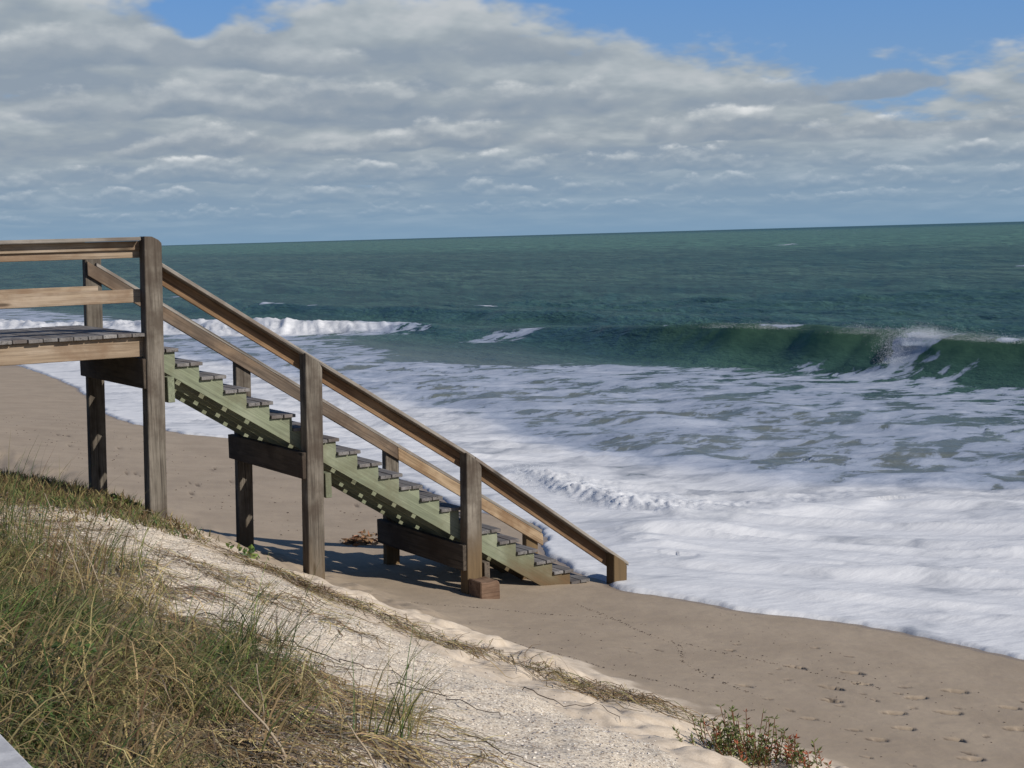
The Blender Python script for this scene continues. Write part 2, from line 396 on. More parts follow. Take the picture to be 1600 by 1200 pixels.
bore = np.exp(-(np.where(sd1 > 0, sd1 / .28, sd1 / .95)) ** 2) * sst(27.5, 24, Y)
B2 = [(13.8, 18.9), (15.6, 17.7), (16.6, 16.7), (17.2, 16.2), (18.0, 15.0), (19.5, 13.5)]
d2, sd2 = seg_dist(B2, X + wob * .35, Y + wob * .35)
bore2 = np.exp(-(np.where(sd2 > 0, sd2 / .25, sd2 / .8)) ** 2)
B3 = [(16.2, 32), (17.2, 30.6), (18.6, 30.2)]
d3, sd3 = seg_dist(B3, X + wob * .3, Y + wob * .3)
bore3 = np.exp(-(d3 / .3) ** 2)
B4 = [(13.4, 16.4), (14.6, 15.0), (16.0, 13.6), (17.4, 12.2)]
d4, sd4 = seg_dist(B4, X + wob * .3, Y + wob * .3)
bore4 = np.exp(-(np.where(sd4 > 0, sd4 / .25, sd4 / .8)) ** 2)
froth = fbm(X * 8, Y * 8, 3, 93, .6)
rough_zone = bore * sst(19.6, 20.6, Y)
small = bore * (.10 + .05 * rough_zone) + rough_zone * (froth - .5) * .15 + bore2 * .10 + bore3 * .07 + bore4 * .06
hs_ = near * (rid + small) + lump * off * .0 + lump
thick = np.where(s > 0, .045 * (1 - np.exp(-s / .03)) + .03 * sst(0, 2, s), s * 1.2)
thick = thick + np.where(s > 0, (fbm(X * 3, Y * 3, 3, 95) - .35) * .05 * np.exp(-s / .5) * sst(0, .12, s), 0)
zs = gz(X, Y) * sst(2.0, .4, s) + (gz(X, Y) + 0) * (1 - sst(2.0, .4, s)) + thick + np.where(s > 0, hs_, 0)
zsea = SEA + waves + hs_ * (1 - sst(30, 36, X))
k_ = .06
zz = np.maximum(zs, zsea) + k_ * np.log1p(np.exp(-np.abs(zs - zsea) / k_)) * sst(0, 3, s)
Z = np.where(s > 0, zz, zs)
# frothing roller of the already broken part of the wave
roll = broken * np.exp(-((u + .9) / 1.3) ** 2)
Z = Z + roll * (fbm(X * 1.8, Y * 1.4, 4, 97, .6) - .4) * .7
# lip thrown forward at the crest
hn = np.clip((Z - SEA) / np.maximum(H, .2), 0, 1.1)
steep = sst(.7, 1.25, H) * (1 - broken)
lipY = 36.4
vee = np.clip(1 - np.abs(Y - lipY) / (1.3), 0, 1)
dX = -steep * sst(.45, 1.05, hn) * (.12 + 1.0 * vee ** 1.2) * np.exp(-np.clip(u, 0, 9) / 1.2)
Xd = X + dX
Z = Z - steep * vee * sst(.6, 1.0, hn) * .30 * np.exp(-np.clip(u, 0, 9) / .5)

# foam cover 0..1
solid = np.interp(Y, [0, 15, 18.4, 20, 22, 26, 31, 36, 45, 60, 9000], [23.5, 23.3, 22, 20.5, 18.6, 18.2, 18.5, 20, 21, 22, 22])
start = np.interp(Y, [0, 31, 35, 39, 43, 46, 50, 53, 57, 62, 70, 9000], [37.9, 37.8, 37.6, 36.9, 35.6, 33.4, 31.2, 29.5, 29.8, 31, 33, 33])
start = start + (fbm(X * .2, Y * .25, 3, 101) - .5) * 3
foam = np.where(X < solid, 1 - .10 * sst(solid - 3, solid, X), 0.90 - .345 * sst(solid, solid + 3, X))
foam = foam + .03 * sst(solid, solid + 3, X) + .06 * sst(26, 42, Y) * sst(solid, solid + 3, X)
foam = foam * (1 - .85 * sst(start - 1.5, start + 2.0, X))
foam = np.where(X > start + 2.0, 0.0, foam)
foam = np.maximum(foam, np.maximum(bore, np.maximum(bore2, np.maximum(bore3, bore4))) * near)
tongue = np.exp(-(((X - 38.5) / 2.6) ** 2 + ((Y - 62.3) / 2.2) ** 2) ** 2)
foam = np.maximum(foam, tongue * .62)
foam = np.maximum(foam, broken * np.where(u < 0, 1.0, np.exp(-(u / 1.1) ** 2)) * (u > -6) * sst(-6, -2.5, u))
foam = np.maximum(foam, broken * sst(.5, -2, u) * .62 * (X > 17))
c2m = np.exp(-(u2 / .55) ** 2) * sst(92, 98, Y) * sst(125, 112, Y) * sst(.45, .6, fbm(Y * .9, Y * 0, 3, 103))
foam = np.maximum(foam, c2m * .85)
for (wx, wy, lx, ly) in ((108.5, 129.2, .9, 2.6), (55.0, 91.0, .45, 2.6), (205, 262, 2.2, 3), (216, 581, 3, 6), (60, 104, .4, 1.3), (300, 330, 3, 5), (420, 420, 5, 7)):
    foam = np.maximum(foam, .95 * np.exp(-((X - wx) / lx) ** 2 - ((Y - wy + (X - wx)) / ly) ** 2))
whitecaps = sst(.79, .86, fbm(X * .05, Y * .03, 4, 107, .7)) * sst(90, 150, R_) * (1 - sst(2500, 4000, R_))
foam = np.maximum(foam, whitecaps * .7)
crest = np.exp(-((u + .15) / .34) ** 2) * steep * sst(.52, .72, fbm(Y * .7, Y * 0 + 2, 3, 105))
crest = np.maximum(crest, np.exp(-((u + .1) / .35) ** 2) * steep * sst(42.2, 42.8, Y) * sst(45.0, 44.2, Y))
foam = np.maximum(foam, crest * .8)
foam = np.maximum(foam, (vee > 0.05) * steep * sst(1.02 - vee * 1.15, 1.2 - vee * 1.15, hn) * (u < .6) * .52)
foam = np.maximum(foam, steep * np.exp(-((u) / .5) ** 2) * sst(35.6, 35.0, Y) * .40)
# thinness of the water in the upper face of the standing wave
thinw = np.clip(steep * sst(.25, 1.0, hn) * np.exp(-np.clip(u, 0, 9) / .8), 0, 1)
face = np.clip(steep * np.exp(-((u + 1.0) / 1.5) ** 2), 0, 1)
me = np_mesh('sea', np.stack([Xd, Y, Z], 1), F[:, ::-1], True, dict(foam=foam, thin=thinw, face=face))

M_sea, k, b, o = mat('sea water')
geo = k.new('ShaderNodeNewGeometry'); P = geo.outputs['Position']
fo = k.attr('foam').outputs['Fac']; th = k.attr('thin').outputs['Fac']; fc = k.attr('face').outputs['Fac']
sx = k.new('ShaderNodeSeparateXYZ'); k.l.new(P, sx.inputs[0]); px, py, pz = sx.outputs
band = k.noise(k.mapping(P, (.012, .0035, 0)), 1.0, 4, .55)
deepc = k.mixc(k.step(band, .38, .62), c4(.052, .112, .090), c4(.086, .148, .112))
farc = k.mixc(k.step(px, 190, 330), deepc, c4(.112, .228, .158))
farc = k.mixc(k.step(px, 900, 2600), farc, c4(.020, .088, .090))
sandy = k.mixc(k.noise(k.mapping(P, (.25, .25, .25)), 1.0, 3), c4(.125, .152, .142), c4(.168, .176, .158))
rip = k.noise(k.mapping(P, (.42, .07, 0), rot=(0, 0, .18)), 1.0, 5, .65)
farc = k.mixc(k.step(rip, .40, .62, .85, 0), farc, c4(.028, .066, .060))  # dark ripple streaks: uneven reflection off wave facets put into the colour
wc = k.mixc(k.step(px, 24, 38), sandy, farc)
green = k.mixc(th, c4(.042, .094, .066), c4(.13, .25, .155))  # paler green upward: sunlight coming through the thin crest put into the colour
wc = k.mixc(k.math('MULTIPLY', fc, .80), wc, green)
SP = k.mapping(P, (.78, 1.2, 0), rot=(0, 0, .66))
d0 = k.noise(SP, .50, 5, .52, .7)
d1_ = k.noise(SP, 1.7, 5, .54, .6)
nz = k.math('ADD', k.math('MULTIPLY', d0, .58), k.math('MULTIPLY', d1_, .42))
thr = k.math('SUBTRACT', 0.72, k.math('MULTIPLY', fo, .42))
lace = k.noise(k.mapping(P, (1, 1, 0)), 6.5, 3, .55)
nz = k.math('ADD', nz, k.math('MULTIPLY', k.math('SUBTRACT', lace, .5), .085))
fm = k.math('MAXIMUM', k.step(k.math('SUBTRACT', nz, thr), -.025, .040), k.step(fo, .92, .98))
fm = k.math('MULTIPLY', k.math('MULTIPLY', fm, k.step(fo, .02, .12)), k.lin(fo, .3, .8, .82, 1.0))
thinfoam = k.step(k.math('SUBTRACT', nz, thr), 0.0, .22)
n5 = k.noise(k.mapping(P, (2.6, 10, 4), rot=(0, 0, .785)), 1.0, 5, .55); n6 = k.noise(P, 22, 3, .6)
fcol = k.mixc(thinfoam, c4(.315, .335, .37), c4(.64, .645, .655))
fcol = k.mixc(k.step(n5, .40, .75, 0, .35), fcol, c4(.40, .41, .44))
old = k.mixc(thinfoam, c4(.27, .315, .40), c4(.44, .475, .55))  # bluish tone of thin old foam: sky reflection put into its colour
fcol = k.mixc(k.step(fo, .92, .70), fcol, old)
col = k.mixc(fm, wc, fcol)
w1 = k.noise(k.mapping(P, (1.0, .5, 1), rot=(0, 0, .25)), 1.6, 6, .62)
w2 = k.noise(k.mapping(P, (1.0, .45, 1), rot=(0, 0, -.3)), .35, 4, .6)
hw = k.math('MULTIPLY', k.math('ADD', k.math('SUBTRACT', w1, .5), k.math('MULTIPLY', k.math('SUBTRACT', w2, .5), 2.0)), k.lin(fm, 0, 1, 1, .15))
w3 = k.noise(k.mapping(P, (.9, .35, 1), rot=(0, 0, .1)), 4.5, 4, .6)
hw = k.math('MULTIPLY', k.math('ADD', hw, k.math('MULTIPLY', k.math('SUBTRACT', w3, .5), k.lin(fm, 0, 1, .35, 0))), k.math('SUBTRACT', 1, k.math('MULTIPLY', fc, .90)))
hw = k.math('MULTIPLY', hw, k.step(px, 26, 42, .16, 1))
bn = k.bump(hw, .9, .42)
hf = k.math('MULTIPLY', k.math('ADD', k.math('SUBTRACT', n5, .5), k.math('MULTIPLY', k.math('SUBTRACT', n6, .5), .3)), fm)
bn = k.bump(hf, .28, .04, bn)
df = k.new('ShaderNodeBsdfDiffuse'); k.set(df, 0, col); k.set(df, 'Normal', bn)
gl = k.new('ShaderNodeBsdfGlossy'); gl.inputs['Roughness'].default_value = .18; k.set(gl, 'Normal', bn)
fr = k.new('ShaderNodeFresnel'); fr.inputs['IOR'].default_value = 1.33; k.set(fr, 'Normal', bn)
# a choppy sea turns its facets towards the viewer, so it never reaches the mirror reflection of a flat one
rf = k.math('MULTIPLY', k.math('MINIMUM', fr.outputs[0], .24), k.lin(fm, 0, 1, 1.0, .12))
rf = k.math('MULTIPLY', rf, k.math('SUBTRACT', 1, k.math('MULTIPLY', fc, .55)))
m1 = k.new('ShaderNodeMixShader'); k.set(m1, 0, rf); k.l.new(df.outputs[0], m1.inputs[1]); k.l.new(gl.outputs[0], m1.inputs[2])
tr = k.new('ShaderNodeBsdfTranslucent'); tr.inputs[0].default_value = c4(.20, .46, .29)
ms = k.new('ShaderNodeMixShader'); k.set(ms, 0, k.math('MULTIPLY', k.math('MULTIPLY', th, .55), k.math('SUBTRACT', 1, fm)))
k.l.new(m1.outputs[0], ms.inputs[1]); k.l.new(tr.outputs[0], ms.inputs[2]); k.l.new(ms.outputs[0], o.inputs[0]); k.n.remove(b)
setp(link('sea', me, M_sea), kind='structure')

# spray blown off the crest: small drops
def tets(C, size, seed):
    r = np.random.default_rng(seed); nC = len(C)
    base = np.array([[1, 1, 1], [1, -1, -1], [-1, 1, -1], [-1, -1, 1]], float) / 1.7
    q = r.normal(size=(nC, 4)); q /= np.linalg.norm(q, axis=1)[:, None]
    a, b_, c, d = q.T
    Rm = np.stack([np.stack([1 - 2 * (c * c + d * d), 2 * (b_ * c - a * d), 2 * (b_ * d + a * c)], -1),
                   np.stack([2 * (b_ * c + a * d), 1 - 2 * (b_ * b_ + d * d), 2 * (c * d - a * b_)], -1),
                   np.stack([2 * (b_ * d - a * c), 2 * (c * d + a * b_), 1 - 2 * (b_ * b_ + c * c)], -1)], 1)
    V = np.einsum('nij,kj->nki', Rm, base) * np.asarray(size).reshape(-1, 1, 1) + C[:, None]
    f = np.array([[0, 1, 2], [0, 3, 1], [0, 2, 3], [1, 3, 2]])
    F_ = (np.arange(nC)[:, None, None] * 4 + f).reshape(-1, 3)
    return V.reshape(-1, 3), F_
M_drop, k, b, o = mat('spray')
b.inputs['Base Color'].default_value = c4(.78, .80, .82); b.inputs['Roughness'].default_value = .6
tr = k.new('ShaderNodeBsdfTranslucent'); tr.inputs[0].default_value = c4(.8, .82, .85)
ms = k.new('ShaderNodeMixShader'); ms.inputs[0].default_value = .4
k.l.new(b.outputs[0], ms.inputs[1]); k.l.new(tr.outputs[0], ms.inputs[2]); k.l.new(ms.outputs[0], o.inputs[0])
def crestx(y): return np.interp(y, CY, CX) + (fbm(y * .35, y * 0, 3, 61) - .5) * .7
C = []
for (y0, sy, amt, up) in ((36.0, .35, 1500, .17), (34.9, .5, 500, .14), (33.4, .5, 500, .12), (32.0, .6, 350, .10), (38.6, .5, 450, .16), (43.4, .8, 500, .10), (46.0, .8, 200, .08)):
    y = rng.normal(y0, sy, amt * 6); x = crestx(y) - .6 + rng.normal(0, .35, amt * 6)
    hgt = np.interp(y, CY, CH)
    zc = SEA + hgt + np.abs(rng.normal(0, up, amt * 6)) - .12
    C.append(np.stack([x, y + .2 * (zc - SEA), zc], 1))
y = rng.normal(lipY, .42, 8000); t = rng.random(8000)
zc = SEA + .35 + t * 1.15; y = lipY + (y - lipY) * (.35 + t * 1.1)
C.append(np.stack([crestx(y) - 1.5 - .5 * (1 - t) + rng.normal(0, .2, 8000), y, zc], 1))
tb = rng.random(5200); yb = 19.8 + 6.2 * tb; xb_ = np.interp(yb, [19.8, 21.2, 23.2, 26.6], [15.9, 15.45, 15.75, 16.4]) + rng.normal(-.05, .32, 5200)
C.append(np.stack([xb_, yb, SEA + .20 + np.abs(rng.normal(0, .10, 5200)) + .06 * rng.random(5200)], 1))
C = np.concatenate(C)
V, F_ = tets(C, .003 + .0065 * rng.random(len(C)) ** 2, 5)
setp(link('spray', np_mesh('spray', V, F_), M_drop), kind='stuff', label='white spray flying off the breaking waves')

# ------------------------------------------------------------------ wood
def wood(name, dark, mid, light, axis='X', stain=None, rough=.85, grain=1.0):
    m, k, b, o = mat(name)
    tc = k.new('ShaderNodeTexCoord'); P = tc.outputs['Object']
    inf = k.new('ShaderNodeObjectInfo')
    rv = k.new('ShaderNodeCombineXYZ')
    for i in range(3): k.set(rv, i, k.math('MULTIPLY', inf.outputs['Random'], 37.0 + 11 * i))
    va = k.new('ShaderNodeVectorMath'); va.operation = 'ADD'; k.l.new(P, va.inputs[0]); k.l.new(rv.outputs[0], va.inputs[1]); Q = va.outputs[0]
    sc = (.9, 24, 24) if axis == 'X' else (24, 24, .9)
    sc2 = (2.5, 70, 70) if axis == 'X' else (70, 70, 2.5)
    sc3 = (1.2, 4, 4) if axis == 'X' else (4, 4, 1.2)
    g1 = k.noise(k.mapping(Q, sc), 1.0, 5, .6, 1.2); g2 = k.noise(k.mapping(Q, sc2), 1.0, 3, .6); g3 = k.noise(k.mapping(Q, sc3), 1.0, 4, .6)
    c = k.mixc(k.step(g1, .32, .66), c4(*dark), c4(*mid))
    c = k.mixc(k.step(g3, .42, .72, 0, .8), c, c4(*light))
    c = k.mixc(k.step(g2, .50, .72, 0, .45 * grain), c, c4(*[v * .45 for v in dark]))
    g4 = k.noise(k.mapping(Q, (.55, 42, 42) if axis == 'X' else (42, 42, .55)), 1.0, 2, .5)
    c = k.mixc(k.step(g4, .62, .70, 0, .75 * grain), c, c4(*[v * .35 for v in dark]))
    bl = k.noise(Q, 1.7, 5, .65)
    c = k.mixc(k.step(bl, .44, .66, 0, .75), c, c4(*[v * .9 for v in (dark[0] * 1.05, dark[1] * .92, dark[2] * .85)]))
    # knots
    vor = k.new('ShaderNodeTexVoronoi'); k.l.new(k.mapping(Q, (1.1, 5, 5) if axis == 'X' else (5, 5, 1.1)), vor.inputs['Vector']); vor.inputs['Scale'].default_value = 1.0
    kn = k.step(vor.outputs['Distance'], .05, .13, .85, 0)
    c = k.mixc(kn, c, c4(*[v * .35 for v in dark]))
    if stain:
        geo = k.new('ShaderNodeNewGeometry'); s2 = k.new('ShaderNodeSeparateXYZ'); k.l.new(geo.outputs['Position'], s2.inputs[0])
        h = k.math('ADD', s2.outputs[2], k.math('MULTIPLY', k.math('SUBTRACT', g3, .5), .6))
        c = k.mixc(k.step(h, stain[1], stain[0]), c, c4(*stain[2]))
        c = k.mixc(k.math('MULTIPLY', k.step(h, stain[1] + .3, stain[0]), k.step(g1, .40, .65, 0, .55)), c, c4(*stain[3]))
    hv = k.new('ShaderNodeHueSaturation'); k.set(hv, 'Color', c); k.set(hv, 'Value', k.lin(inf.outputs['Random'], 0, 1, .86, 1.14)); hv.inputs['Saturation'].default_value = 1.0
    k.set(b, 'Base Color', hv.outputs[0]); b.inputs['Roughness'].default_value = rough; b.inputs['Specular IOR Level'].default_value = .22
    hh = k.math('ADD', k.math('MULTIPLY', g1, .6), k.math('MULTIPLY', g2, .5))
    k.set(b, 'Normal', k.bump(hh, .55, .008))
    return m
M_post = wood('weathered post', (.060, .050, .040), (.160, .139, .112), (.26, .23, .188), 'Z', (-4.1, -3.3, (.145, .098, .05), (.07, .048, .028)))
M_rail = wood('brown rail', (.13, .08, .045), (.25, .155, .085), (.31, .20, .115), 'X')
M_railfar = wood('grey brown rail', (.085, .066, .050), (.155, .118, .088), (.24, .165, .105), 'X')
M_rail2 = wood('pale brown rail', (.17, .115, .066), (.31, .22, .135), (.40, .30, .195), 'X')
M_landing = wood('sun bleached rail', (.19, .14, .095), (.32, .245, .172), (.39, .32, .25), 'X', grain=.6)
M_cap = wood('grey cap', (.15, .135, .118), (.25, .225, .195), (.33, .30, .262), 'X')
M_tread = wood('grey tread', (.105, .098, .094), (.18, .17, .163), (.25, .238, .228), 'Y' if False else 'X')
M_green = wood('green treated lumber', (.14, .155, .105), (.215, .24, .160), (.28, .295, .215), 'X', (-4.35, -3.85, (.125, .08, .042), (.09, .075, .04)), grain=.5)
M_beam = wood('dark beam', (.045, .036, .028), (.085, .068, .052), (.13, .105, .08), 'X')  # one dark tone shared by beams, floor joists and cleats
M_block = wood('rust brown block', (.085, .052, .034), (.155, .098, .064), (.23, .155, .105), 'X')

def bevel(bm, w):
    bmesh.ops.bevel(bm, geom=list(bm.edges), offset=w, segments=1, affect='EDGES', profile=.5)

_cache = {}
def box_mesh(name, L, w, h, bev=.005):
    key = (name, round(L, 3), round(w, 3), round(h, 3))
    if key in _cache: return _cache[key]
    bm = bmesh.new(); bmesh.ops.create_cube(bm, size=1)
    bmesh.ops.scale(bm, vec=(L, w, h), verts=bm.verts)
    bevel(bm, bev)
    me = bpy.data.meshes.new(name); bm.to_mesh(me); bm.free(); _cache[key] = me
    return me

def plank(name, p0, p1, w, h, m, parent, up=(0, 0, 1), bev=.005):
    """box whose long local X runs p0 -> p1 (centre line), w across, h along up"""
    p0, p1 = Vector(p0), Vector(p1); d = p1 - p0; x = d.normalized(); z = (Vector(up) - x * x.dot(Vector(up))).normalized(); y = z.cross(x)
    me = box_mesh(name, d.length, w, h, bev)
    o = link(name, me, m, parent)
    c = (p0 + p1) / 2
    o.matrix_local = Matrix(((x.x, y.x, z.x, c.x), (x.y, y.y, z.y, c.y), (x.z, y.z, z.z, c.z), (0, 0, 0, 1)))
    return o

def prism(name, poly, y0, y1, m, parent, bev=.006, origin=None, matx=None):
    """polygon in XZ extruded along Y"""
    ox, oz = origin or (sum(p[0] for p in poly) / len(poly), sum(p[1] for p in poly) / len(poly)); oy = (y0 + y1) / 2
    T = Matrix.Translation((ox, oy, oz))
    if matx is not None: T = T @ matx
    Ti = T.inverted()
    bm = bmesh.new()
    a = [bm.verts.new(Ti @ Vector((x, y0, z))) for x, z in poly]; c = [bm.verts.new(Ti @ Vector((x, y1, z))) for x, z in poly]
    bm.faces.new(a); bm.faces.new(c[::-1])
    for i in range(len(poly)):
        j = (i + 1) % len(poly); bm.faces.new((a[j], a[i], c[i], c[j]))
    bmesh.ops.recalc_face_normals(bm, faces=bm.faces)
    if bev: bevel(bm, bev)
    me = bpy.data.meshes.new(name); bm.to_mesh(me); bm.free()
    o = link(name, me, m, parent); o.matrix_local = T
    return o

stair = empty('beach_staircase')
setp(stair, 'weathered wooden staircase with landing and handrails going down from the dune to the foam', 'staircase')

# heights of the rails along X
CAPX, CAPZ = [5.0, 5.48, 7.115, 9.17, 11.5], [.105, -.206, -1.262, -2.60, -4.262]
def cap_top(x): return float(np.interp(x, CAPX, CAPZ))
def far_top(x): return -.144 - .646 * (x - 5.316)
NY0, NY1, FY0, FY1 = 15.5, 15.67, 17.6, 17.71
bolt_me = None
def bolt(parent_post, x, y, z, r=.014):
    global bolt_me
    if bolt_me is None:
        bm = bmesh.new(); bmesh.ops.create_uvsphere(bm, u_segments=10, v_segments=6, radius=1)
        bolt_me = bpy.data.meshes.new('bolt'); bm.to_mesh(bolt_me); bm.free(); bolt_me.materials.append(M_bolt)
    o = link('bolt', bolt_me, None, parent_post)
    o.matrix_local = parent_post.matrix_local.inverted() @ Matrix.Translation((x, y, z)) @ Matrix.Diagonal((r, r * .6, r, 1))
M_bolt, k, b, o = mat('galvanised bolt')
b.inputs['Base Color'].default_value = c4(.42, .38, .30); b.inputs['Metallic'].default_value = .6; b.inputs['Roughness'].default_value = .5
M_rust, k, b, o = mat('rusty bolt')
b.inputs['Base Color'].default_value = c4(.10, .05, .03); b.inputs['Roughness'].default_value = .8

def post(xc, w, y0, y1, top_l, top_r, base, clip=None, lean=0.0):
    x0, x1 = xc - w / 2, xc + w / 2
    lx = -.026 * (top_l - base)
    if clip is None: pts = [(x0 + lx, base), (x1 + lx, base), (x1, top_r), (x0, top_l)]
    else: pts = [(x0 + lx, base), (x1 + lx, base), (x1, clip[1]), (clip[0], top_r), (x0, top_l)]
    return prism('post', pts, y0, y1, M_post, stair, .007, (xc, (base + top_l) / 2))

# near posts (landing corner, two intermediate, bottom) and two carrying the landing behind the dune grass
pA = prism('post', [(5.15, -3.6), (5.34, -3.6), (5.446, .015), (5.415, .05), (5.345, .086), (5.262, .09)], NY0, NY1, M_post, stair, .007, (5.35, -1.7))
pB = post(7.115, .195, NY0, NY1, cap_top(7.0175) - .045 + .015, cap_top(7.17) - .045, -4.5, (7.175, cap_top(7.2125) - .085))
pC = post(9.13, .20, NY0, NY1, cap_top(9.03) - .045 + .015, cap_top(9.19) - .045, -4.8, (9.19, cap_top(9.23) - .09))
pD = post(11.23, .20, NY0, NY1, cap_top(11.13) - .045, cap_top(11.28) - .045, -5.0, (11.285, cap_top(11.33) - .07))
fA = post(5.36, .19, FY0, FY1, -.01, -.01, -3.6)
fB = post(7.14, .19, FY0, FY1, far_top(7.045) - .045, far_top(7.235) - .045, -4.6)
fC = post(9.14, .19, FY0, FY1, far_top(9.045) - .045, far_top(9.235) - .045, -4.8)
fD = post(11.26, .19, FY0, FY1, far_top(11.165) - .045, far_top(11.355) - .045, -5.0)
for xx in (3.0, .9):
    for (a, c) in ((NY0, NY1), (FY0, FY1)): post(xx, .19, a, c, .03, .03, -2.9)
for (p, lst) in ((pA, [(5.30, -.10), (5.31, -.17), (5.31, -.30, 1), (5.40, -.27, 1), (5.32, -.47), (5.33, -.90), (5.38, -.985, 1), (5.36, -1.21, 1), (5.425, -1.28, 1), (5.30, -.70, 1)]),
                 (pB, [(7.07, -1.34, 1), (7.17, -1.47, 1), (7.14, -2.33, 1), (7.18, -2.42, 1), (7.15, -2.66, 1)]),
                 (pC, [(9.08, -2.73, 1), (9.19, -2.80, 1), (9.10, -3.65, 1), (9.21, -3.75, 1)]),
                 (pD, [(11.2, -4.18), ])):
    for q in lst: bolt(p, q[0], NY0 - .003, q[1], .013)

# sloping handrails: board on the inner face of the posts, flat cap over it and the post heads; ends cut plumb
def rake(name, xa, xb, ftop, drop0, drop1, y0, y1, m):
    sl = (ftop(xb) - ftop(xa)) / (xb - xa)
    return prism(name, [(xa, ftop(xa) - drop0), (xa, ftop(xa) - drop1), (xb, ftop(xb) - drop1), (xb, ftop(xb) - drop0)], y0, y1, m, stair, .005,
                 ((xa + xb) / 2, (ftop(xa) + ftop(xb)) / 2 - (drop0 + drop1) / 2), Matrix.Rotation(-math.atan(sl), 4, 'Y'))
rake('rail_cap', 5.452, 9.168, cap_top, 0, .046, 15.545, 15.718, M_cap)
rake('rail_cap', 9.172, 11.39, cap_top, 0, .046, 15.545, 15.718, M_cap)
rake('handrail', 5.40, 9.168, cap_top, .048, .216, 15.672, 15.71, M_rail)
rake('handrail', 9.172, 11.32, cap_top, .048, .216, 15.672, 15.71, M_rail)
rake('handrail', 5.275, 9.198, far_top, .048, .212, 17.559, 17.597, M_railfar)
rake('handrail', 9.202, 11.41, far_top, .048, .212, 17.556, 17.594, M_rail2)
rake('rail_cap', 5.38, 11.39, far_top, 0, .046, 17.557, 17.71, M_cap)

# landing: deck boards run across, rim joists along both edges
xr = 5.235
for i in range(32):
    x1 = xr - .1515 * i
    dz = random.uniform(-.003, .003)
    plank('deck_board', (x1 - .07, 15.535 + random.uniform(-.012, .012), -.926 + dz), (x1 - .07, 17.86, -.926 + dz), .1415, .038, M_tread, stair, bev=.004)
LX0 = xr - .1515 * 32
plank('rim_joist', (LX0, 15.625, -1.053), (5.258, 15.625, -1.053), .045, .208, M_landing, stair)
plank('rim_joist', (LX0, 17.70, -1.053), (5.258, 17.70, -1.053), .045, .208, M_landing, stair)
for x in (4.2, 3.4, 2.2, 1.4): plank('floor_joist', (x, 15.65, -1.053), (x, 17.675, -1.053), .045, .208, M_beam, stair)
# landing rails
plank('landing_rail_cap', (LX0, 15.60, .0665), (5.235, 15.60, .0665), .15, .038, M_cap, stair)
plank('landing_rail', (LX0, 15.652, -.002), (5.256, 15.652, -.002), .034, .094, M_landing, stair)
plank('landing_rail', (LX0, 15.690, -.087), (5.33, 15.690, -.087), .038, .085, M_landing, stair)
plank('landing_rail', (LX0, 15.690, -.524), (5.33, 15.690, -.524), .038, .138, M_landing, stair)
plank('landing_rail', (LX0, 17.578, -.522), (5.385, 17.578, -.522), .038, .14, M_landing, stair)
plank('landing_rail', (LX0, 17.578, -.04), (5.25, 17.578, -.04), .038, .14, M_landing, stair)
plank('landing_rail_cap', (LX0, 17.66, .046), (5.27, 17.66, .046), .15, .034, M_cap, stair)

# cross beams either side of each post pair
def cross(x, z0, z1, y0, y1, w=.075, m=M_beam):
    plank('cross_beam', (x, y0, (z0 + z1) / 2), (x, y1, (z0 + z1) / 2), w, z1 - z0, m, stair)
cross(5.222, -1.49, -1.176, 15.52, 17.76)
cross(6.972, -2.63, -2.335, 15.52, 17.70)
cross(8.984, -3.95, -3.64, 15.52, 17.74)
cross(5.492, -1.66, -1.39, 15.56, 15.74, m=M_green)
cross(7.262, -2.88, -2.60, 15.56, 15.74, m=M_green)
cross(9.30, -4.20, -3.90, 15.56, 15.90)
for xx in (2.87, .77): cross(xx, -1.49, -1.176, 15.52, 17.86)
for (p, lst) in ((fA, [(5.33, -.20), (5.39, -.25), (5.34, -.50)]), (fB, [(7.10, -1.36), (7.18, -1.43)]), (fC, [(9.10, -2.66), (9.18, -2.73)])):
    for q in lst:
        bolt(p, q[0], 17.556, q[1], .012)

# stringers: saw-tooth boards
def tread_r(kk): return 5.903 + .2632 * (kk - 2)
def tread_z(kk): return -1.262 - .1627 * (kk - 2)
def stringer(y0, y1, m):
    pts = [(5.455, tread_z(1) - .04)]
    for kk in range(1, 21):
        pts.append((tread_r(kk) - .03, tread_z(kk) - .04)); pts.append((tread_r(kk) - .03, tread_z(kk + 1) - .04))
    pts.append((tread_r(20) + .06, tread_z(21) - .04))
    xb = tread_r(20) + .06
    pts.append((xb, -4.50)); pts.append((10.42, -4.50))
    pts.append((5.455, -1.405 - .641 * (5.455 - 5.575)))
    mx_ = Matrix.Rotation(math.atan(.64), 4, 'Y')
    return prism('stringer', pts[::-1], y0, y1, m, stair, 0, (7.9, -2.7), mx_)
stringer(15.735, 15.78, M_green); stringer(16.175, 16.22, M_green); stringer(16.62, 16.665, M_green); stringer(17.06, 17.105, M_green); stringer(17.50, 17.545, M_green)
for kk in range(1, 22):
    x1 = tread_r(kk); zt = tread_z(kk)
    if kk == 21: ya, yb = 15.72, 17.5
    else: ya, yb = 15.695, 17.552
    for (c_, w_) in ((x1 - .068, .136), (x1 - .2175, .136)):
        j = random.uniform(-.002, .002)
        o_ = plank('tread_board', (c_, ya + random.uniform(-.006, .006), zt - .02 + j), (c_, yb, zt - .02 + j), w_, .038, M_tread, stair, bev=.004)
    if kk < 21:
        plank('tread_cleat', (x1 - .275, 15.83, zt - .065), (x1 - .275, 17.48, zt - .065), .04, .05, M_beam, stair)

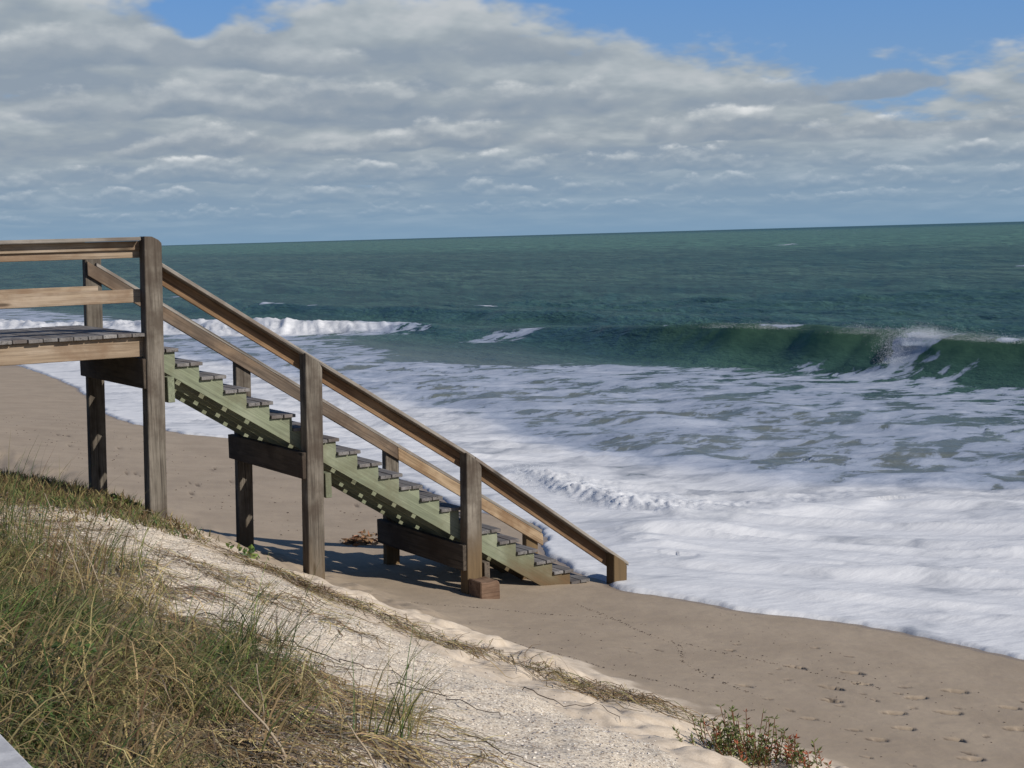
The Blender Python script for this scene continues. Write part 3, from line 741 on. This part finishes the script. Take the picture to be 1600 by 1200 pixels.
# timber block bolted low on the third post
blk = prism('timber_block', [(8.99, -4.46), (9.12, -4.46), (9.12, -4.36), (9.15, -4.335), (9.18, -4.36), (9.19, -4.46), (9.255, -4.46), (9.255, -4.075), (9.22, -4.04), (9.09, -4.055), (8.99, -4.035)], 15.20, 15.49, M_block, None, .012, (9.12, -4.25))
setp(blk, 'rust brown timber block with a notch at the foot of the third stair post', 'timber block')

# photographer's own walkway rail, only its corner in view
M_paint, k, b, o = mat('weathered grey paint')
tc = k.new('ShaderNodeTexCoord'); a1 = k.noise(tc.outputs['Object'], 30, 6, .65); a2 = k.noise(tc.outputs['Object'], 160, 3)
c = k.mixc(k.step(a1, .35, .7), c4(.40, .395, .395), c4(.55, .545, .54)); c = k.mixc(k.step(a2, .55, .7, 0, .4), c, c4(.25, .26, .28))
k.set(b, 'Base Color', c); b.inputs['Roughness'].default_value = .8; k.set(b, 'Normal', k.bump(a1, .3, .004))
wr = empty('walkway_railing', (.3335, 0, -1.7)); setp(wr, 'pale grey painted railing cap in the bottom left corner beside the grass', 'railing')
plank('rail_cap', (.0, -.9, 1.132), (.0, 2.6, 1.132), .14, .036, M_paint, wr)
for y in (-.8, 2.5): plank('post', (-.0, y, -.25), (-.0, y, 1.113), .09, .09, M_paint, wr, up=(1, 0, 0))
plank('rail', (0, -.75, .75), (0, 2.45, .75), .038, .09, M_paint, wr)
plank('rail', (0, -.75, .35), (0, 2.45, .35), .038, .09, M_paint, wr)

# ------------------------------------------------------------------ vegetation
def leafmat(name, rough=.65, trans=.3):
    m, k, b, o = mat(name)
    at = k.attr('tint')
    k.l.new(at.outputs['Color'], b.inputs['Base Color']); b.inputs['Roughness'].default_value = rough; b.inputs['Specular IOR Level'].default_value = .25
    tr = k.new('ShaderNodeBsdfTranslucent'); k.l.new(at.outputs['Color'], tr.inputs[0])
    ms = k.new('ShaderNodeMixShader'); ms.inputs[0].default_value = trans
    k.l.new(b.outputs[0], ms.inputs[1]); k.l.new(tr.outputs[0], ms.inputs[2]); k.l.new(ms.outputs[0], o.inputs[0])
    return m
M_grass = leafmat('grass blades'); M_leaf = leafmat('succulent leaves', .5, .2); M_dead = leafmat('dead stems', .9, .05)

PAL = dict(green=(.075, .125, .036), olive=(.165, .165, .06), straw=(.37, .29, .135), brown=(.17, .115, .06), grey=(.21, .17, .125), lime=(.14, .19, .05))
def tints(r, nn, mix):
    ks = list(mix); w = np.array([mix[q] for q in ks], float); w /= w.sum()
    ix = r.choice(len(ks), nn, p=w); base = np.array([PAL[q] for q in ks])[ix]
    return base * r.uniform(.65, 1.35, (nn, 1)) * r.uniform(.92, 1.08, (nn, 3))

def blades(roots, L, phi, lean, curl, w, tint, segs=4, seed=0, kink=0.0):
    """tapered, bending grass blades as strips"""
    r = np.random.default_rng(seed); nn = len(roots)
    rows = []
    ang = lean.copy(); pos = roots.copy(); side = np.stack([-np.sin(phi), np.cos(phi), np.zeros(nn)], 1)
    tw = r.uniform(-1.2, 1.2, nn)
    sd2 = side * np.cos(tw)[:, None] + np.stack([np.cos(phi), np.sin(phi), np.zeros(nn)], 1) * np.sin(tw)[:, None]
    ph = phi.copy()
    for s_i in range(segs + 1):
        ww = w * (1 - s_i / segs) ** .7 * .5 + w * .04
        rows.append(pos - sd2 * ww[:, None]); rows.append(pos + sd2 * ww[:, None])
        d = np.stack([np.cos(ph) * np.sin(ang), np.sin(ph) * np.sin(ang), np.cos(ang)], 1)
        pos = pos + d * (L / segs)[:, None]; ang = ang + curl / segs * (.5 + s_i * .5); ph = ph + r.normal(0, .07 + kink, nn)
    V = np.stack(rows, 1); m_ = 2 * (segs + 1)
    f = np.array([[2 * i, 2 * i + 1, 2 * i + 3, 2 * i + 2] for i in range(segs)])
    F_ = (np.arange(nn)[:, None, None] * m_ + f).reshape(-1, 4)
    T = np.repeat(tint, m_, 0)
    return V.reshape(-1, 3), F_, T

def gpt(x, y, dz=-.01): return np.stack([x, y, ground(x, y) + dz], 1)
def xgrass(Y): return np.interp(Y, [2, 5, 6.5, 8, 9, 10, 11, 12, 13, 14], [2.0, 2.4, 2.95, 3.7, 4.05, 4.0, 3.75, 3.5, 3.0, 2.6])
WIND = math.atan2(-.35, .95)

# main mass
nn = 46000
y = rng.uniform(4.6, 14.0, nn); x = y * rng.uniform(.10, .56, nn)
clump = fbm(x * 1.7, y * 1.7, 3, 201)
inside = xgrass(y) - .28 - x + (fbm(x * 1.2, y * 1.2, 3, 203) - .5) * 1.3
keep = (inside > 0) & (rng.random(nn) < sst(-.05, .8, inside) * (.35 + 1.1 * sst(.35, .65, clump)))
x, y, clump = x[keep], y[keep], clump[keep]; nn = len(x)
col_z = fbm(x * .9, y * .9, 3, 207)
tg = tints(rng, nn, dict(green=4, olive=5, lime=1.0)); ts = tints(rng, nn, dict(straw=5, brown=4, olive=2, grey=1))
pick = (rng.random(nn) < sst(.30, .62, col_z) * .85 + .08)[:, None]
tint = np.where(pick, ts, tg)
back = np.clip((xgrass(y) - x) / 1.2, 0, 1)
L = rng.uniform(.20, .66, nn) * (.45 + .95 * clump) * (.55 + .45 * back)
flow = (fbm(x * .8, y * .8, 3, 205) - .5) * 7.0
phi = WIND + flow + rng.normal(0, .75, nn)
V, F_, T = blades(gpt(x, y), L, phi, np.abs(rng.normal(.85, .50, nn)), rng.uniform(.6, 2.6, nn), rng.uniform(.006, .0145, nn), tint, 6, 11)
na = 1700
ya = rng.uniform(4.8, 12.2, na); xa = ya * rng.uniform(.10, .52, na)
ka = (xgrass(ya) - xa > .25) & (rng.random(na) < sst(.42, .60, fbm(xa * 1.1, ya * 1.1, 3, 209)))
xa, ya = xa[ka], ya[ka]; na = len(xa)
Va, Fa, Ta = blades(gpt(xa, ya), rng.uniform(.5, .95, na), WIND + rng.normal(0, .6, na), rng.uniform(.2, .9, na), rng.uniform(1.0, 2.4, na), rng.uniform(.006, .012, na), tints(rng, na, dict(straw=7, olive=2, brown=1)) * 1.1, 8, 13)
pad = np.full((len(Fa), 4), 0); F_ = np.concatenate([F_, Fa + len(V)]); V = np.concatenate([V, Va]); T = np.concatenate([T, Ta])
setp(link('dune_grass', np_mesh('dune_grass', V, F_, True, cols=dict(tint=T)), M_grass), kind='stuff', label='tangled green and straw dune grass in the foreground')

# matted dead litter under it and over the shell slope
def mat_stems(nn, xy, Lr, tint, zr=(.0, .05), seed=0, segs=6, w=(.003, .006), bias=None):
    r = np.random.default_rng(seed)
    phi = (r.uniform(0, 6.283, nn) if bias is None else bias + r.normal(0, .62, nn) + (r.random(nn) < .5) * math.pi)
    L = r.uniform(*Lr, nn); pos = xy.copy(); rows = []; dz = r.uniform(*zr, nn); ww = r.uniform(*w, nn)
    for s_i in range(segs + 1):
        zg = ground(pos[:, 0], pos[:, 1]) + dz * (1 + .6 * np.sin(s_i * 1.3 + phi)) + .004
        wv = ww * (1 - .5 * s_i / segs) * .5
        sx_, sy_ = -np.sin(phi), np.cos(phi)
        a = np.stack([pos[:, 0] - sx_ * wv, pos[:, 1] - sy_ * wv, zg], 1); c_ = np.stack([pos[:, 0] + sx_ * wv, pos[:, 1] + sy_ * wv, zg + wv * .8], 1)
        rows += [a, c_]
        phi = phi + r.normal(0, .32, nn); pos = pos + np.stack([np.cos(phi), np.sin(phi)], 1) * (L / segs)[:, None]
    V = np.stack(rows, 1); m_ = 2 * (segs + 1)
    f = np.array([[2 * i, 2 * i + 1, 2 * i + 3, 2 * i + 2] for i in range(segs)])
    return V.reshape(-1, 3), (np.arange(nn)[:, None, None] * m_ + f).reshape(-1, 4), np.repeat(tint, m_, 0)

nn = 26000
y = rng.uniform(5.5, 16.5, nn); x = y * rng.uniform(.12, .60, nn)
ins = x - xgrass(y)
edge_x = np.interp(y, [5, 7, 8, 9.5, 11, 12.5, 14, 15.5, 17], [4.2, 4.5, 4.6, 4.9, 5.4, 5.7, 5.5, 5.3, 5.1])
streak = fbm((x + y * .28) * 2.6, (y - x * .3) * .45, 3, 211)
keep = (ins > -.6) & (x < edge_x) & (rng.random(nn) < sst(.42, .62, streak) * sst(.95, .0, (ins - .1) / np.maximum(edge_x - xgrass(y), .2)) + .55 * (ins > -.6) * (ins < .15) * (y < 10.5) + .25 * (y > 10.5) * sst(.45, .6, streak))
x, y = x[keep], y[keep]; nn = len(x)
V, F_, T = mat_stems(nn, np.stack([x, y], 1), (.2, .6), tints(rng, nn, dict(brown=5, grey=4, straw=4)), (0, .035), 21, w=(.004, .010), bias=math.atan2(-.9, .25))
setp(link('dead_grass_litter', np_mesh('litter', V, F_, cols=dict(tint=T)), M_dead), kind='stuff', label='dry grass litter strewn over the shelly slope')

# band of dead runners along the dune's edge
EY = [7.3, 8.4, 9.4, 10.5, 11.2, 11.9, 12.4, 12.9, 14.0, 15.2]; EX = [7.2, 7.15, 7.1, 6.95, 6.45, 6.1, 5.85, 5.55, 5.6, 5.55]
VV, FF, TT, o_f = [], [], [], 0
for ci in range(27):
    y0 = rng.triangular(8.8, 11.0, 14.8); big = sst(12.4, 11.4, y0)
    x0 = float(np.interp(y0, EY, EX)) + rng.normal(-.06, .06 + .30 * big)
    m_ = int(rng.uniform(18, 50)); tq = rng.normal(0, 1, m_)
    ux, uy = .38, -.92
    q = np.stack([x0 + ux * tq * .28 + rng.normal(0, .05 + .06 * big, m_), y0 + uy * tq * .28 + rng.normal(0, .05, m_)], 1)
    V, F_, T = mat_stems(m_, q, (.15, .75), tints(rng, m_, dict(brown=6, grey=3, straw=2, olive=1)), (0, .05), 500 + ci, w=(.004, .010), bias=math.atan2(-.92, .38) + rng.normal(0, .35))
    VV.append(V); FF.append(F_ + o_f); TT.append(T); o_f += len(V)
V, F_, T = np.concatenate(VV), np.concatenate(FF), np.concatenate(TT)
setp(link('dead_runners', np_mesh('runners', V, F_, cols=dict(tint=T)), M_dead), kind='stuff', label='brown dead beach runners matted along the edge of the dune')

# low mat of plants on the crest at the left, round the landing posts
nn = 30000
y = rng.uniform(14.0, 21.5, nn); x = rng.uniform(2.6, 5.7, nn)
ins = sst(13.9, 15.3, y - (4.6 - x) * .35 + (fbm(x * 2, y * 2, 2, 231) - .5) * 1.6) * sst(5.75, 4.9, x)
keep = rng.random(nn) < ins
x, y = x[keep], y[keep]; nn = len(x)
tz = fbm(x * 1.6, y * 1.6, 3, 233)
tint = np.where((rng.random(nn) < sst(.35, .62, tz))[:, None], tints(rng, nn, dict(brown=5, straw=2, olive=3)), tints(rng, nn, dict(olive=5, green=3, brown=2)))
V, F_, T = blades(gpt(x, y), rng.uniform(.04, .15, nn) * (.5 + tz), rng.uniform(0, 6.283, nn), rng.uniform(.2, 1.5, nn), rng.uniform(.2, 1.6, nn), rng.uniform(.008, .022, nn), tint, 3, 31, .1)
setp(link('ground_cover', np_mesh('ground_cover', V, F_, True, cols=dict(tint=T)), M_grass), kind='stuff', label='brown and green ground cover on the dune crest round the landing posts')

# single tufts
def tuft(x, y, nb, h, mix, label, spread=.12, lean=.25, seed=0, w=(.004, .009), wind=.8):
    r = np.random.default_rng(seed)
    rx, ry = r.normal(0, spread, nb), r.normal(0, spread, nb)
    root = gpt(x + rx, y + ry); ctr = np.array([x, y, float(ground(np.array([x]), np.array([y]))[0])])
    phi = np.where(r.random(nb) < wind, WIND + r.normal(0, .7, nb), r.uniform(0, 6.283, nb))
    L = h * r.uniform(.45, 1.0, nb)
    V, F_, T = blades(root - ctr, L, phi, np.abs(r.normal(lean, .18, nb)), r.uniform(.15, 1.5, nb), r.uniform(*w, nb), tints(r, nb, mix), 5, seed + 1)
    o = link('grass_tuft', np_mesh('grass_tuft', V, F_, True, cols=dict(tint=T)), M_grass)
    o.location = ctr
    return setp(o, label, 'grass tuft', 'grass tufts standing out of the dune grass')
tuft(3.0, 12.6, 150, 1.0, dict(green=6, olive=4, brown=1), 'tall dark green tuft in front of the shelly patch, farthest left', .22, .15, 301)
tuft(3.62, 11.9, 90, .75, dict(green=4, olive=5, straw=1), 'thin green tuft leaning right in front of the landing posts', .20, .35, 303)
tuft(3.05, 10.9, 70, .95, dict(brown=5, straw=4, olive=2), 'tall brown tuft of dry stalks rising from the middle of the grass', .2, .12, 305)
tuft(3.55, 8.9, 120, .85, dict(green=6, olive=3, lime=1), 'dark green arching tuft at the edge of the bare shell slope', .16, .4, 307)
tuft(3.62, 7.15, 60, .75, dict(olive=4, straw=4, green=2), 'sparse olive tuft alone on the shell slope at the bottom', .10, .3, 309)
tuft(2.0, 9.4, 120, .75, dict(straw=8, brown=2), 'straw coloured tuft arching over at the left edge', .2, .7, 311, wind=1)
tuft(2.75, 7.4, 110, .6, dict(lime=5, green=5, olive=2), 'bright green tuft low in the foreground grass', .18, .7, 313)
tuft(1.75, 8.4, 90, .5, dict(lime=6, green=5), 'fresh green clump near the walkway railing', .15, .6, 315, (.008, .016))
tuft(3.95, 9.9, 70, .6, dict(brown=5, grey=3, olive=3), 'dead grey brown tuft on the upper shell slope', .16, .6, 317)

# dry stalks lying and leaning in the grass
def tube(pts, r0, r1, nseg=6):
    bm = bmesh.new(); rings = []
    for i, p in enumerate(pts):
        p = Vector(p); d = (Vector(pts[min(i + 1, len(pts) - 1)]) - Vector(pts[max(i - 1, 0)])).normalized()
        a = d.orthogonal().normalized(); c_ = d.cross(a); rr = r0 + (r1 - r0) * i / (len(pts) - 1)
        rings.append([bm.verts.new(p + (a * math.cos(t) + c_ * math.sin(t)) * rr) for t in [2 * math.pi * q / nseg for q in range(nseg)]])
    for a, c_ in zip(rings[:-1], rings[1:]):
        for q in range(nseg): bm.faces.new((a[q], a[(q + 1) % nseg], c_[(q + 1) % nseg], c_[q]))
    bm.faces.new(rings[0][::-1]); bm.faces.new(rings[-1])
    for f in bm.faces: f.smooth = True
    me = bpy.data.meshes.new('tube'); bm.to_mesh(me); bm.free(); return me
M_stalk, k, b, o = mat('dry stalk')
tc = k.new('ShaderNodeTexCoord'); a1 = k.noise(tc.outputs['Object'], 14, 4)
k.set(b, 'Base Color', k.mixc(a1, c4(.20, .15, .10), c4(.42, .34, .24))); b.inputs['Roughness'].default_value = .85
M_creeper, k, b, o = mat('dead creeper'); b.inputs['Base Color'].default_value = c4(.085, .062, .045); b.inputs['Roughness'].default_value = .9
def stalk(x, y, dx, dy, h, lab, r=.006):
    z = float(ground(np.array([x]), np.array([y]))[0])
    pts = [(dx * t + .02 * math.sin(5 * t), dy * t, h * t - .05 * t * t - .03) for t in (0, .25, .5, .75, 1)]
    o = link('dry_stalk', tube(pts, r, r * .5), M_stalk); o.location = (x, y, z)
    setp(o, lab, 'dry stalk', 'dry stalks in the dune grass')
stalk(2.72, 6.35, -.16, .25, .42, 'pale broken stalk leaning left at the bottom of the grass', .008)
stalk(3.12, 6.25, -.08, .12, .36, 'short pale stalk right of the leaning broken one', .007)
stalk(2.80, 6.9, .00, -.04, .45, 'upright grey stalk standing between the leaning stalks', .005)
stalk(3.0, 10.4, -.18, .2, .85, 'long thin stalk leaning left above the middle of the grass', .005)
stalk(3.1, 10.3, -.14, .2, .70, 'reddish stalk beside the long thin one', .005)
stalk(3.35, 10.3, .02, .1, .65, 'straight tan stalk in front of the shell slope', .005)
stalk(1.55, 8.6, .35, -.1, .30, 'dark stem arching out at the left edge of the grass', .006)

# thin dead creeper twigs on the shell slope
for i, (pts_, lab) in enumerate((
    ([(3.85, 10.6), (4.05, 10.2), (4.15, 9.8), (4.32, 9.5), (4.38, 9.1)], 'dark crooked creeper running down the upper shell slope'),
    ([(4.2, 10.0), (4.4, 9.6), (4.75, 9.3), (4.85, 8.9), (5.0, 8.7)], 'thin dark creeper crossing the middle of the shell slope'),
    ([(3.6, 7.9), (3.9, 7.5), (4.2, 7.15), (4.3, 6.7), (4.45, 6.4)], 'long dark twig lying on the lower shell slope'),
    ([(4.6, 9.0), (4.8, 8.7), (4.95, 8.2), (5.05, 8.15)], 'short thin creeper on the right of the shell slope'),
    ([(5.9, 9.4), (6.0, 9.1), (6.25, 8.95), (6.3, 8.6)], 'bent dry stem on the pale sand below the runners'))):
    dens = []
    for (a, c_) in zip(pts_[:-1], pts_[1:]):
        for t in np.linspace(0, 1, 7)[:-1]: dens.append((a[0] + (c_[0] - a[0]) * t, a[1] + (c_[1] - a[1]) * t))
    q = np.array(dens); q = q + rng.normal(0, .02, q.shape)
    zc = ground(q[:, 0], q[:, 1]) + .012 + .03 * np.abs(np.sin(np.arange(len(q)) * .9))
    o0 = np.array([q[0, 0], q[0, 1], zc[0]])
    o = link('dead_creeper', tube([tuple(np.array([a, c_, d_]) - o0) for (a, c_), d_ in zip(q, zc)], .0045, .002, 5), M_creeper)
    o.location = o0; setp(o, lab, 'creeper', 'dead creepers on the shell slope')

# leafy plants
def leaves(cent, dirs, L, w, tint, seed=0):
    r = np.random.default_rng(seed); nn = len(cent)
    d = dirs / np.linalg.norm(dirs, axis=1)[:, None]
    s_ = np.cross(d, r.normal(size=(nn, 3))); s_ /= np.linalg.norm(s_, axis=1)[:, None]; up = np.cross(s_, d)
    L = L[:, None]; w = w[:, None]
    P0 = cent; P1 = cent + d * L * .45 + s_ * w * .5 + up * w * .15; P2 = cent + d * L; P3 = cent + d * L * .45 - s_ * w * .5 + up * w * .15; P4 = cent + d * L * .5 - up * w * .12
    V = np.stack([P0, P1, P2, P3, P4], 1).reshape(-1, 3)
    f = np.array([[0, 4, 1], [1, 4, 2], [0, 3, 4], [3, 2, 4]])
    return V, (np.arange(nn)[:, None, None] * 5 + f).reshape(-1, 3), np.repeat(tint, 5, 0)

pl = empty('sea_purslane', (7.0, 8.08, float(ground(np.array([7.0]), np.array([8.08]))[0])))
setp(pl, 'low succulent plant with green and red shoots on the pale sand by the dune toe', 'plant')
r = np.random.default_rng(77)
stemV, stemF, lc, ld, lt, lL = [], [], [], [], [], []; off_ = 0
ex = np.array([.85, -.53])      # the clump is widest in this direction
for i in range(125):
    a = r.normal(0, .235); bq = r.normal(0, .15)
    rx, ry = 7.0 + ex[0] * a - ex[1] * bq, 8.08 + ex[1] * a + ex[0] * bq
    z0 = float(ground(np.array([rx]), np.array([ry]))[0])
    hgt = r.uniform(.10, .30) * (1 - .45 * min(1, abs(a + .0) / .9)) + (.10 if abs(a - .0) < .15 and r.random() < .25 else 0)
    ph = r.uniform(0, 6.283); ln = r.uniform(.15, 1.15)
    pts = [Vector((rx, ry, z0 - .01))]
    nS = 6
    for s_i in range(nS):
        ph += r.normal(0, .35); aa = ln * (1 - .1 * s_i)
        pts.append(pts[-1] + Vector((math.cos(ph) * math.sin(aa), math.sin(ph) * math.sin(aa), math.cos(aa))) * (hgt / nS))
    tip = r.random() < (.42 if a > .12 else .18)
    for s_i in range(1, nS + 1):
        for q in range(2 if s_i < nS else 4):
            th_ = r.uniform(0, 6.283)
            lc.append(pts[s_i]); dv = Vector((math.cos(th_), math.sin(th_), r.uniform(.2, 1.1))); ld.append(dv)
            t_ = s_i / nS
            g_ = np.array((.15, .175, .055)) * r.uniform(.6, 1.3)
            rd = np.array((.33, .095, .045)) * r.uniform(.6, 1.2)
            lt.append(g_ if (not tip or r.random() > t_ * .95) else rd); lL.append(r.uniform(.026, .052))
    for s_i in range(nS):
        p, q = pts[s_i] - pl.location, pts[s_i + 1] - pl.location
        for dxy in ((.0035, 0), (-.0018, .003), (-.0018, -.003)): stemV.append((p.x + dxy[0], p.y + dxy[1], p.z))
        for dxy in ((.003, 0), (-.0015, .0026), (-.0015, -.0026)): stemV.append((q.x + dxy[0], q.y + dxy[1], q.z))
        for m_ in range(3): stemF.append((off_ + m_, off_ + (m_ + 1) % 3, off_ + 3 + (m_ + 1) % 3, off_ + 3 + m_))
        off_ += 6
cen = np.array([tuple(v - pl.location) for v in lc]); dirs = np.array([tuple(v) for v in ld]); lL = np.array(lL)
V, F_, T = leaves(cen, dirs, lL, lL * .34, np.array(lt), 3)
setp(link('foliage', np_mesh('foliage', V, F_, cols=dict(tint=T)), M_leaf, pl), kind='stuff')
sv = np.array(stemV); link('stems', np_mesh('stems', sv, np.array(stemF), cols=dict(tint=np.tile(np.array((.22, .10, .05)), (len(sv), 1)))), M_leaf, pl)['kind'] = 'stuff'

def leafy(x, y, nn, sp, h, lab, seed):
    r = np.random.default_rng(seed); z = float(ground(np.array([x]), np.array([y]))[0])
    o_ = np.stack([r.normal(0, sp, nn), r.normal(0, sp, nn)], 1)
    zc = ground(x + o_[:, 0], y + o_[:, 1]) - z + r.uniform(0, h, nn)
    cen = np.column_stack([o_, zc]); dirs = np.column_stack([r.normal(size=(nn, 2)), r.uniform(.1, .9, nn)])
    L = r.uniform(.05, .10, nn)
    V, F_, T = leaves(cen, dirs, L, L * .7, tints(r, nn, dict(green=5, lime=4, olive=2)), seed)
    o = empty('leafy_plant', (x, y, z)); link('leaves', np_mesh('leaves', V, F_, cols=dict(tint=T)), M_leaf, o)['kind'] = 'stuff'
    setp(o, lab, 'plant', 'small leafy plants on the dune edge')
leafy(4.98, 15.9, 30, .10, .08, 'broad leaved green plant between the two landing posts', 401)
leafy(5.72, 14.3, 26, .08, .08, 'small green plant on the dune edge right of the landing post', 403)
leafy(2.2, 7.6, 40, .12, .25, 'broad leaved green weed in the grass near the railing', 405)

# dried seaweed and palm bits on the beach behind the stairs
r = np.random.default_rng(9); nn = 170
o_ = np.column_stack([r.normal(0, .125, nn), r.normal(0, .09, nn), np.abs(r.normal(0, .05, nn))])
L = r.uniform(.07, .17, nn); dirs = np.column_stack([r.normal(size=(nn, 2)), r.uniform(-.15, .22, nn)])
V, F_, T = leaves(o_, dirs, L, L * .35, np.array((.30, .17, .09)) * r.uniform(.4, 1.4, (nn, 1)) * r.uniform(.9, 1.1, (nn, 3)), 5)
o = link('seaweed_clump', np_mesh('seaweed_clump', V, F_, cols=dict(tint=T)), M_dead); o.location = (9.46, 19.3, float(ground(np.array([9.46]), np.array([19.3]))[0]))
setp(o, 'reddish brown clump of dried seaweed on the sand behind the stairs', 'seaweed')

# ------------------------------------------------------------------ shell hash and wrack
nn = 26000
y = rng.uniform(5.6, 15.2, nn); x = y * rng.uniform(.22, .78, nn)
lim = np.interp(y, [5, 7, 8, 9.5, 11, 12.5, 14, 16, 18], [5.2, 5.75, 6.0, 6.0, 5.8, 5.5, 5.1, 4.6, 4.0])
keep = (x < lim + rng.normal(0, .25, nn)) & (x > xgrass(y) - .5)
x, y = x[keep], y[keep]; nn = len(x)
C = gpt(x, y, .004)
sz = .004 + .011 * rng.random(nn) ** 3
Vt, Ft = tets(np.zeros((nn, 3)), sz, 33)
Vt = Vt.reshape(nn, 4, 3); Vt[:, :, 2] *= .45; Vt = (Vt + C[:, None]).reshape(-1, 3)
tt = np.where(rng.random((nn, 1)) < .72, np.array((.70, .64, .56)), np.where(rng.random((nn, 1)) < .6, np.array((.42, .33, .25)), np.array((.22, .20, .20)))) * rng.uniform(.75, 1.15, (nn, 1))
M_shell, k, b, o = mat('shell bits'); at = k.attr('tint'); k.l.new(at.outputs['Color'], b.inputs['Base Color']); b.inputs['Roughness'].default_value = .6
setp(link('shell_fragments', np_mesh('shells', Vt, Ft, cols=dict(tint=np.repeat(tt, 4, 0))), M_shell), kind='stuff', label='broken white shells covering the dune slope')

# strings of dark wrack specks on the damp sand
LINES = [[(7.94, 15.0), (8.73, 14.64), (9.32, 14.23), (9.79, 13.9), (10.05, 13.4)], [(9.95, 14.7), (9.89, 13.79), (9.75, 13.13), (9.77, 12.46), (9.31, 11.85), (9.16, 11.32), (9.05, 10.81), (9.04, 10.43)], [(9.85, 12.59), (9.98, 11.92), (10.2, 11.3), (10.4, 10.2)], [(7.9, 12.8), (8.2, 11.6), (8.5, 10.6)]]
C = []
for L_ in LINES:
    for (a, c_) in zip(L_[:-1], L_[1:]):
        m_ = int(46 * math.hypot(c_[0] - a[0], c_[1] - a[1]))
        t = rng.random(m_); C.append(np.stack([a[0] + (c_[0] - a[0]) * t + rng.normal(0, .018, m_), a[1] + (c_[1] - a[1]) * t + rng.normal(0, .018, m_)], 1))
C.append(np.stack([rng.uniform(8.0, 11.4, 260), rng.uniform(8, 14, 260)], 1))
C.append(np.stack([rng.uniform(8.6, 11.5, 260), rng.uniform(20, 42, 260)], 1))
C = np.concatenate(C); nn = len(C); C3 = gpt(C[:, 0], C[:, 1], .003)
sz = .004 + .010 * rng.random(nn) ** 2; sz[-260:] *= 2.2
Vt, Ft = tets(np.zeros((nn, 3)), sz, 35); Vt = Vt.reshape(nn, 4, 3); Vt[:, :, 2] *= .4; Vt = (Vt + C3[:, None]).reshape(-1, 3)
setp(link('wrack_specks', np_mesh('wrack', Vt, Ft, cols=dict(tint=np.repeat(np.array((.07, .052, .038)) * rng.uniform(.6, 1.6, (nn, 1)), 4, 0))), M_dead), kind='stuff', label='dark specks of wrack lying in lines on the damp sand')
